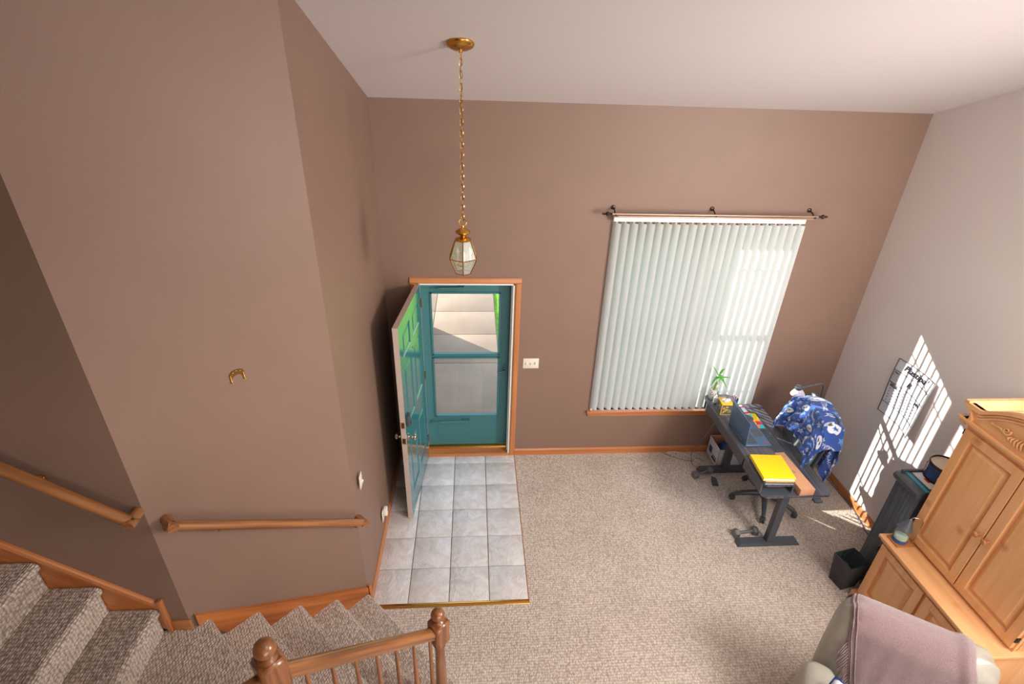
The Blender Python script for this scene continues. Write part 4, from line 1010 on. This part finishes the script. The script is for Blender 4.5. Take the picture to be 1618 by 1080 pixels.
# ---------------------------------------------------------------- black cabinet with papers and drum
bc = thing('black_cabinet', 'tall black wood-grain cabinet with rounded top edge beside the armoire', 'cabinet', (4.16, -1.595, 0))
MB().box(0, .46, -.24, 0, 0, 1.06, .003).build('body', 'blackwood', bc)
pr = [(.46, 1.06), (.0, 1.06), (-.03, 1.075), (-.045, 1.10), (-.045, 1.125), (-.03, 1.14), (.0, 1.142), (.46, 1.142)]
MB().prism([(x, .005, z) for x, z in pr], (0, -.25, 0)).build('top_housing', 'blackplastic', bc)
MB().box(.02, .05, -.24, -.01, 1.142, 1.147, .001).build('glass_trim', 'teal_label', bc, smooth=False)
MB().box(.0, .45, -.02, .0, 1.142, 1.16, .003).build('back_lip', 'blackplastic', bc)
pp = thing('paper_sheets', 'white sheets of paper lying on the black cabinet', 'paper', (4.40, -1.71, 1.1425))
MB().box(-.165, .165, -.09, .09, 0, .003).build('sheet', 'paper', pp, smooth=False)
MB().box(-.155, .150, -.085, .085, .003, .005, mat=Matrix.Rotation(.04, 4, 'Z')).build('sheet', 'paper', pp, smooth=False)
MB().box(-.13, -.10, -.03, .02, .0052, .0056).build('red_print', 'red', pp, smooth=False)
dr = thing('snare_drum', 'small dark snare drum with cream skin on top of the black cabinet', 'drum', (4.40, -1.70, 1.1475))
MB().lathe([(.108, .012), (.108, .128)], 32).build('shell', 'navy', dr)
MB().lathe([(.112, 0), (.114, .003), (.114, .014), (.109, .014)], 32, cap=False).build('hoop', 'iron', dr)
MB().lathe([(.109, .126), (.115, .126), (.115, .144), (.109, .146), (.106, .14)], 32, cap=False).build('hoop', 'iron', dr)
MB().lathe([(.107, .134), (.0, .136)], 32, cap=False).build('drum_skin', 'drumhead', dr)
for k in range(6):
    a = 2*PI*k/6+PI*.86; c = Vector((math.cos(a), math.sin(a), 0))
    MB().tube([c*.118+Vector((0, 0, .14)), c*.128+Vector((0, 0, .135)), c*.126+Vector((0, 0, .07)), c*.112+Vector((0, 0, .06))], .004, 7).box(-.010, .012, -.008, .008, .045, .075, .003, 1, mat=Matrix.Translation(c*.115) @ Matrix.Rotation(a, 4, 'Z')).build('tension_lug', 'chrome', dr)

# ---------------------------------------------------------------- waste bin
wbn = thing('mesh_waste_bin', 'small black mesh waste basket with liner beside the armoire', 'bin', (3.985, -1.725, 0), math.radians(12))
b0, b1, H = .075, .105, .29
m_ = MB(); n_ = 9
cor = lambda s_: [Vector((s_*sx_, s_*sy_*.85, 0)) for sx_, sy_ in ((-1, -1), (1, -1), (1, 1), (-1, 1))]
for i in range(4):
    a0_, a1_ = cor(b0)[i], cor(b0)[(i+1) % 4]; c0_, c1_ = cor(b1)[i]+Vector((0, 0, H)), cor(b1)[(i+1) % 4]+Vector((0, 0, H))
    for k in range(n_*3+1):
        f = k/(n_*3); m_.tube([a0_.lerp(a1_, f), c0_.lerp(c1_, f)], .0011, 4)
    for k in range(36):
        f = k/36; m_.tube([a0_.lerp(c0_, f), a1_.lerp(c1_, f)], .0011, 4)
me_ = m_.build('mesh_side', 'mesh', wbn, smooth=False); me_['kind'] = 'stuff'
m_ = MB(); P = [p_+Vector((0, 0, H)) for p_ in cor(b1)]; m_.tube(P, .004, 8, True); m_.tube(cor(b0), .004, 8, True); m_.build('rim', 'mesh', wbn)
m_ = MB(); m_.prism([p_*.97 for p_ in cor(b0)], (0, 0, .003)); m_.build('bottom', 'mesh', wbn, smooth=False)
def linf(u, v):
    a = 2*PI*u; sq = 1/max(abs(math.cos(a)), abs(math.sin(a))); s_ = (b0+(b1-b0)*v)*.93*sq*(1+.03*math.sin(a*9+v*5)*v)
    sq2 = min(s_, (b0+(b1-b0)*v)*1.30)
    return Vector((sq2*math.cos(a), sq2*math.sin(a)*.85, .01+(H+.0)*v+.006*math.sin(a*6)*v))
MB().grid(linf, 60, 10).build('bin_liner', 'blackplastic', wbn)

# ---------------------------------------------------------------- armoire
am = thing('pine_armoire', 'large honey pine armoire with arched carved crown on the right wall', 'armoire', (3.965, -2.335, 0))
# local: X from 0 (front of the lower cabinet) to .66 (wall), Y -.475..+.475
MB().box(.03, .665, -.455, .455, 0, .70, .003).build('lower_body', 'pine', am)
m_ = MB(); m_.box(.0, .665, -.485, .485, 0, .07, .006).box(.010, .665, -.475, .475, .07, .095, .006); m_.build('plinth', 'piney', am)
m_ = MB(); m_.box(.005, .665, -.468, .468, .690, .712, .006).box(-.012, .665, -.485, .485, .712, .742, .008, 3); m_.build('ledge', 'piney', am)
def panel_door(parent, xf, y0, y1, z0, z1, sgn, knob_z=None, st_=.062):
    # framed door: stiles and rails + raised centre panel, facing -X
    d = MB(); T = .03; x0, x1 = xf, xf+T
    d.box(x0, x1, y0, y0+st_, z0, z1, .002, 1).box(x0, x1, y1-st_, y1, z0, z1, .002, 1).box(x0, x1, y0+st_, y1-st_, z1-st_, z1, .002, 1).box(x0, x1, y0+st_, y1-st_, z0, z0+st_, .002, 1)
    do = d.build('door', 'pine', parent, smooth=False)
    iy0, iy1, iz0, iz1 = y0+st_, y1-st_, z0+st_, z1-st_
    b_ = bmesh.new(); loops = []
    for ins, x in ((0, x0+.002), (.003, x0+.020), (.008, x0+.024), (.040, x0+.007), (.044, x0+.004)):
        loops.append([b_.verts.new((x, y, z)) for y, z in ((iy0+ins, iz0+ins), (iy1-ins, iz0+ins), (iy1-ins, iz1-ins), (iy0+ins, iz1-ins))])
    for A_, B_ in zip(loops, loops[1:]):
        for k in range(4): b_.faces.new((A_[k], A_[(k+1) % 4], B_[(k+1) % 4], B_[k]))
    b_.faces.new(loops[-1]); mm = MB(); mm.b.free(); mm.b = b_; mm.build('raised_panel', 'pine', do, smooth=False)
    if knob_z:
        ky_ = y0+.03 if sgn > 0 else y1-.03
        MB().lathe([(.012, 0), (.009, .008), (.009, .014), (.019, .024), (.021, .034), (.014, .043), (0, .046)], 18, mat=Matrix.Translation((xf, ky_, knob_z)) @ Matrix.Rotation(-PI/2, 4, 'Y')).build('knob', 'oak', do)
    return do
panel_door(am, .008, .012, .44, .11, .675, 1); panel_door(am, .008, -.44, -.012, .11, .675, -1)
HX = .195  # hutch front
MB().box(HX+.024, .665, .435, .455, .742, 1.925, .002).build('side_panel', 'pine', am)
MB().box(HX+.024, .665, -.455, -.435, .742, 1.925, .002).build('side_panel', 'pine', am)
MB().box(.645, .665, -.435, .435, .742, 1.925).build('back_panel', 'pined', am, smooth=False)
MB().box(HX+.014, .662, -.50, .50, 1.872, 1.885).build('top_board', 'pined', am, smooth=False)
m_ = MB(); m_.box(HX+.002, HX+.03, -.455, .455, 1.765, 1.865, .002).box(HX+.002, HX+.03, -.455, .455, .742, .765, .002).box(HX+.002, HX+.03, -.455, -.43, .76, 1.765).box(HX+.002, HX+.03, .43, .455, .76, 1.765); m_.build('face_frame', 'piney', am, smooth=False)
panel_door(am, HX-.02, .004, .445, .768, 1.79, 1, 1.24); panel_door(am, HX-.02, -.445, -.004, .768, 1.79, -1, 1.24)
# crown lip
m_ = MB(); pr = [(HX+.03, 1.80), (HX-.002, 1.80), (HX-.008, 1.814), (HX-.010, 1.822), (HX-.026, 1.836), (HX-.036, 1.839), (HX-.036, 1.855), (HX+.03, 1.855)]
m_.prism([(x, -.475, z) for x, z in pr]  , (0, 1.0, 0)); 
for s_ in (-1, 1):
    pr2 = [(.455, 1.80), (.463, 1.814), (.465, 1.822), (.49, 1.836), (.50, 1.839), (.50, 1.855), (.455, 1.855)]
    m_.prism([(HX-.02, s_*y, z) for y, z in pr2], (.66-HX+.02, 0, 0))
m_.build('crown_lip', 'piney', am, smooth=False)
# arched pediment
def zarch(y, z0=1.965, rise=.17): return z0+rise*(1-min(1, abs(y)/.40)**2)**1.0 if abs(y) < .40 else z0
ys_ = [-.525+1.05*k/48 for k in range(49)]
m_ = MB(); P = [(HX-.012, -.515, 1.925), (HX-.012, -.462, 1.895), (HX-.012, -.455, 1.855), (HX-.012, .455, 1.855), (HX-.012, .462, 1.895), (HX-.012, .515, 1.925)]+[(HX-.012, y, zarch(y)) for y in ys_[::-1]]; m_.prism(P, (.03, 0, 0)); m_.build('pediment', 'piney', am, smooth=False)
def band(y_s, dz, xo, w_, h_):
    m_ = MB(); A_ = []
    for y in y_s:
        z = zarch(y)+dz; A_.append([(xo, z-h_), (xo, z-h_*.25), (xo-.006, z), (xo-w_+.004, z), (xo-w_, z-h_)])
    b_ = m_.b; rings = [[b_.verts.new((x, y, z)) for x, z in R_] for y, R_ in zip(y_s, A_)]
    for R0, R1_ in zip(rings, rings[1:]):
        for i in range(5): b_.faces.new((R0[i], R0[(i+1) % 5], R1_[(i+1) % 5], R1_[i]))
    b_.faces.new(rings[0]); b_.faces.new(rings[-1][::-1]); return m_
for (dz, xo, w_, h_, nm) in ((.0, HX+.02, .052, .028, 'arch_moulding'), (-.034, HX-.010, .014, .012, 'arch_bead'), (-.060, HX-.010, .010, .010, 'arch_bead')):
    yy = [y*1.0 for y in ys_] if nm == 'arch_moulding' else [y*.80 for y in ys_]
    band(yy, dz, xo, w_, h_).build(nm, 'piney', am, angle=30)
for s_ in (-1, 1):
    MB().prism([(HX-.03, s_*.455, 1.855), (HX-.03, s_*.46, 1.905), (HX-.03, s_*.53, 1.945), (HX-.03, s_*.53, 1.975), (HX-.03, s_*.503, 1.975), (HX-.03, s_*.435, 1.875), (HX-.03, s_*.435, 1.855)], (.66-HX+.035, 0, 0)).build('crown_side', 'piney', am, smooth=False)
MB().box(.64, .665, -.45, .45, 1.925, 1.965).build('crown_rear', 'pined', am, smooth=False)
# carved ornament: mirrored scrolls and acanthus lobes
for s_ in (-1, 1):
    m_ = MB(); X0 = HX-.016
    def sc(cy_, cz_, R_, turns, a0, r_):
        P = []; n_ = 26
        for k in range(n_+1):
            q = k/n_; rr = R_*(1-q*.85); a = a0+q*turns*2*PI; P.append((X0-.004-.004*q, s_*(cy_+rr*math.cos(a)), cz_+rr*math.sin(a)))
        m_.tube(P, [r_*(1-.5*k/n_) for k in range(n_+1)], 7)
    sc(.215, 1.95, .026, 1.5, 2.6, .0085); sc(.045, 1.94, .038, 1.6, 1.2, .010)
    m_.tube(bez([(X0, s_*.30, 1.927), (X0-.004, s_*.27, 1.938), (X0-.004, s_*.243, 1.937), (X0-.003, s_*.20, 1.921), (X0-.004, s_*.15, 1.937), (X0-.004, s_*.08, 1.98), (X0-.004, s_*.0, 1.993)], 6), [.005+.004*math.sin(k/6.) for k in range(37)], 7)
    m_.tube(bez([(X0, s_*.295, 1.933), (X0, s_*.31, 1.929), (X0, s_*.322, 1.933)], 5), .006, 7)
    for k in range(8):
        y = .175-k*.021; z0 = 1.933+.055*(k/8); L = .030+.030*math.sin(PI*k/8)
        m_.tube(bez([(X0-.002, s_*y, z0), (X0-.008, s_*(y+.010), z0-L*.5), (X0-.003, s_*(y+.002), z0-L*1.15)], 5), [.003+.005*math.sin(PI*q/10) for q in range(11)], 7)
    m_.build('carved_scroll', 'piney', am, angle=70)
m_ = MB().ell((HX-.014, 0, 1.95), (.014, .022, .034), 12); m_.build('carved_boss', 'piney', am)
for z in (.85, 1.765):
    for s_ in (-1, 1): MB().box(HX-.022, HX+.005, s_*.447-.004, s_*.447+.004, z-.02, z+.02, .001).build('hinge', 'iron', am)
for z in (.2, .6):
    for s_ in (-1, 1): MB().box(.006, .034, s_*.457-.003, s_*.457+.003, z-.02, z+.02, .001).build('hinge', 'iron', am)
# candle warmer
cw = thing('candle_warmer_lamp', 'black cone candle warmer lamp with jar on the armoire ledge', 'lamp', (4.055, -1.935, .7425), math.radians(2))
MB().box(-.065, .085, -.055, .055, 0, .014, .004).build('base', 'oak', cw)
MB().tube(bez([(.072, -.035, .012), (.072, -.035, .18), (.068, -.032, .235), (.045, -.025, .262), (.01, -.01, .262), (-.008, .0, .235)], 7), .0045, 9).build('gooseneck', 'chrome', cw)
hm = Matrix.Translation((-.008, .0, .228)) @ Matrix.Rotation(.16, 4, 'Y')
MB().lathe([(.012, .012), (.018, .008), (.020, .0), (.056, -.075), (.053, -.075), (.017, -.002)], 26, mat=hm, cap=False).build('lamp_shade', 'blackmetal', cw)
MB().lathe([(.012, .012), (0, .014)], 14, mat=hm).build('shade_cap', 'chrome', cw)
jr = thing('candle_jar', 'glass candle jar with blue label under the black cone shade', 'candle', (4.045, -1.935, .7575))
MB().lathe([(0, 0), (.045, 0), (.048, .005), (.048, .085), (.045, .085), (.044, .006), (0, .005)], 28, cap=False).build('jar', 'glassl', jr)
MB().lathe([(.043, .006), (.043, .055), (0, .056)], 24).build('wax', 'wax', jr)
MB().lathe([(.0488, .004), (.0488, .034)], 28, cap=False).build('jar_label', 'blue', jr)

# ---------------------------------------------------------------- leather recliner with throw
RCX = Vector((3.40, -2.86, 0)); RA = math.atan2(-.43, .64)
rc_ = thing('leather_recliner', 'stone grey leather recliner with puckered back corners', 'armchair', RCX, RA)
BH = Vector((.40, .12, .40)); BR = .115
def recd(p_):
    z = p_.z; w_ = 1+.05*math.cos((z+.05)*3.2); q = Vector((p_.x*w_, p_.y, z))
    ax = abs(q.x); 
    q.z -= .10*max(0, ax-.22)**2*6                      # crown drops to the corners
    q.y += .22*(z+.40)*.55                               # lean backwards
    q.y -= .018*math.cos(q.x*5)*(1 if p_.y < 0 else 0)
    if ax > .27 and z > .12: q += Vector((0, 0, 1))*0.012*math.sin((p_.y*60)+(z*26))*min(1, (ax-.27)*12)
    return q
def recp(p_): return recd(rb_map(p_, BH, BR))+Vector((0, .0, .62))
MB().rbox(BH.x*2, BH.y*2, BH.z*2, BR, 26, recd, (0, 0, .62)).build('backrest', 'leather', rc_, angle=180)
MB().rbox(.60, .62, .20, .08, 10, None, (0, -.40, .38)).build('seat', 'leather', rc_, angle=180)
for s_ in (-1, 1):
    def ad(p_): return Vector((p_.x, p_.y, p_.z+(.015*math.sin(p_.y*40) if p_.y > .3 else 0)))
    MB().rbox(.22, .80, .52, .10, 14, ad, (s_*.40, -.46, .33)).build('armrest', 'leather', rc_, angle=180)
MB().box(-.38, .38, -.75, .10, .04, .28, .03).build('base', 'leather', rc_)
for x in (-.34, .34):
    for y in (-.7, .06): MB().lathe([(.02, 0), (.026, .04)], 12, (x, y, 0)).build('foot', 'blackplastic', rc_)
th_ = thing('mauve_throw', 'fuzzy mauve fringed throw hanging over the top of the recliner', 'throw', RCX, RA)
TX0, TX1 = -.365, .25
def throwf(u, v):
    x = TX0+(TX1-TX0)*u
    # perimeter path: up the front, over the top, short tail at the back
    L = v*1.10; x += .17*max(0, .62-L)/.62; zf = BH.z*2-.12
    if L < .62: q = Vector((x, -BH.y, -.22+L)); n_ = Vector((0, -1, .0))
    elif L < .62+.24: q = Vector((x, -BH.y+(L-.62), BH.z)); n_ = Vector((0, 0, 1))
    else: q = Vector((x, BH.y, BH.z-(L-.86))); n_ = Vector((0, 1, 0))
    base_ = rb_map(q, BH, BR); i_ = Vector((max(-(BH.x-BR), min(BH.x-BR, q.x)), max(-(BH.y-BR), min(BH.y-BR, q.y)), max(-(BH.z-BR), min(BH.z-BR, q.z))))
    nn = (base_-i_).normalized() if (base_-i_).length > 1e-6 else n_
    off = .014+.0035*math.sin(x*60+L*3)*max(0, 1-L*1.6)+.001*math.sin(L*210)+.014*max(0, 1-abs(u-.93)*14)
    return recd(base_)+nn*off+Vector((0, 0, .62))
MB().grid(throwf, 60, 80, .006).build('cloth', 'pinkthrow', th_, angle=180)
m_ = MB()
for k in range(2): m_.tube([throwf(.025+k*.035, v/40)+Vector((0, -.004, .002)) for v in range(0, 36)], .004, 6)
m_.build('edge_rib', 'pinkthrow', th_)
m_ = MB()
for k in range(15):
    v = .10+k*.021; p0 = throwf(0, v); L = .06+random.uniform(0, .03); q = random.uniform(-.012, .012)
    m_.tube(bez([p0, p0+Vector((-.012, -.014, -L*.35)), p0+Vector((-.02+q, -.018, -L)), p0+Vector((-.018+q*2, -.018, -L-.03))], 4), .0042, 6)
fr = m_.build('fringe', 'pinkthrow', th_); fr['kind'] = 'stuff'
pw = thing('patterned_cushion', 'white cushion with navy scrollwork at the left arm of the recliner', 'cushion', RCX, RA)
pc_ = Vector((-.25, -.40, .56))
pm = Matrix.Translation(pc_) @ Matrix.Rotation(-.5, 4, 'Z') @ Matrix.Rotation(.9, 4, 'X')
def pwf(u, v, s_=1, off=0):
    x, y = (u-.5)*.36, (v-.5)*.36; e = (1-(2*u-1)**4)*(1-(2*v-1)**4); return pm @ Vector((x*(1-.06*(1-e)), y*(1-.06*(1-e)), s_*(.062*e**.5+off)))
m_ = MB(); m_.grid(lambda u, v: pwf(u, v), 16, 16); m_.grid(lambda u, v: pwf(u, v, -1), 16, 16); bmesh.ops.remove_doubles(m_.b, verts=m_.b.verts, dist=.001); m_.build('cover', 'paper', pw, angle=180)
for k in range(7):
    a0 = random.uniform(0, 6); cu_, cv_ = random.uniform(.2, .8), random.uniform(.2, .8); P = []
    for q in range(16):
        rr = .14*(1-q/20); a = a0+q*.35; P.append(pwf(min(.96, max(.04, cu_+rr*math.cos(a))), min(.96, max(.04, cv_+rr*math.sin(a))), 1, .002))
    MB().tube(P, .004, 5).build('scroll_print', 'navy', pw)
MB().tube([pwf(u, v) for u, v in [(k/12, 0) for k in range(12)]+[(1, k/12) for k in range(12)]+[(1-k/12, 1) for k in range(12)]+[(0, 1-k/12) for k in range(12)]], .006, 6, True).build('piping', 'navy', pw)

# ---------------------------------------------------------------- outside
struct(MB().box(-30, 40, TH+.02, 40, -.6, -.19).build('ground_lawn', 'grass', smooth=False))
wk = struct(MB().box(-5.0, 1.19, TH+.02, 40, -.3, -.165).build('walkway', 'grout', smooth=False))
jy = [TH+.03, 2.23, 3.14, 4.01, 5.2, 6.4, 7.6, 8.8]
for j in range(len(jy)-1):
    for (xa, xb) in ((-2.4, -1.15), (-1.14, .12), (.13, 1.18)):
        MB().box(xa, xb, jy[j]+.006, jy[j+1]-.006, -.2, -.15, .004).build('slab', 'concrete', wk)
struct(MB().box(-8, -.32, TH, 2.83, -.3, 5.6).build('wall_sun_block', 'siding', smooth=False))  # unseen tall block, added to keep sun off the left window half
gw = struct(MB().box(-8, -.32, 2.83, 3.80, -.3, 2.35).build('wall_sun_block_low', 'siding', smooth=False))  # unseen low block, shaped to cast the shadow edge on the slabs
MB().prism([(-8, 3.95, 2.35), (-8, 2.83, 2.35), (-8, 2.83, 2.60), (-8, 3.95, 2.45)], (7.75, 0, 0)).build('sun_block_roof', 'roof', gw, smooth=False)  # unseen cap of the low sun block
def shrub(loc, r_, h_, label, n=900):
    o = thing('garden_shrub', label, 'shrub', loc)
    m_ = MB()
    for k in range(n):
        a = random.uniform(0, 2*PI); e = math.acos(random.uniform(-.6, 1)); q = random.uniform(.7, 1)
        c = Vector((r_*q*math.sin(e)*math.cos(a), r_*q*math.sin(e)*math.sin(a), h_*.5+h_*.5*q*math.cos(e)))
        d1 = Vector((random.uniform(-1, 1), random.uniform(-1, 1), random.uniform(-1, 1))).normalized()*.05; d2 = d1.orthogonal().normalized()*.022
        m_.b.faces.new([m_.b.verts.new(c-d1), m_.b.verts.new(c+d2), m_.b.verts.new(c+d1), m_.b.verts.new(c-d2)])
    f = m_.build('foliage', 'shrub', o, smooth=False); f['kind'] = 'stuff'
    MB().tube([(0, 0, -.02), (0, 0, h_*.6)], .02, 8).build('stem', 'cane', o)
shrub((2.2, 1.2, -.19), .42, 1.1, 'leafy green shrub outside below the left window pane')
shrub((3.3, 1.5, -.19), .45, .75, 'low green shrub outside below the right window pane')
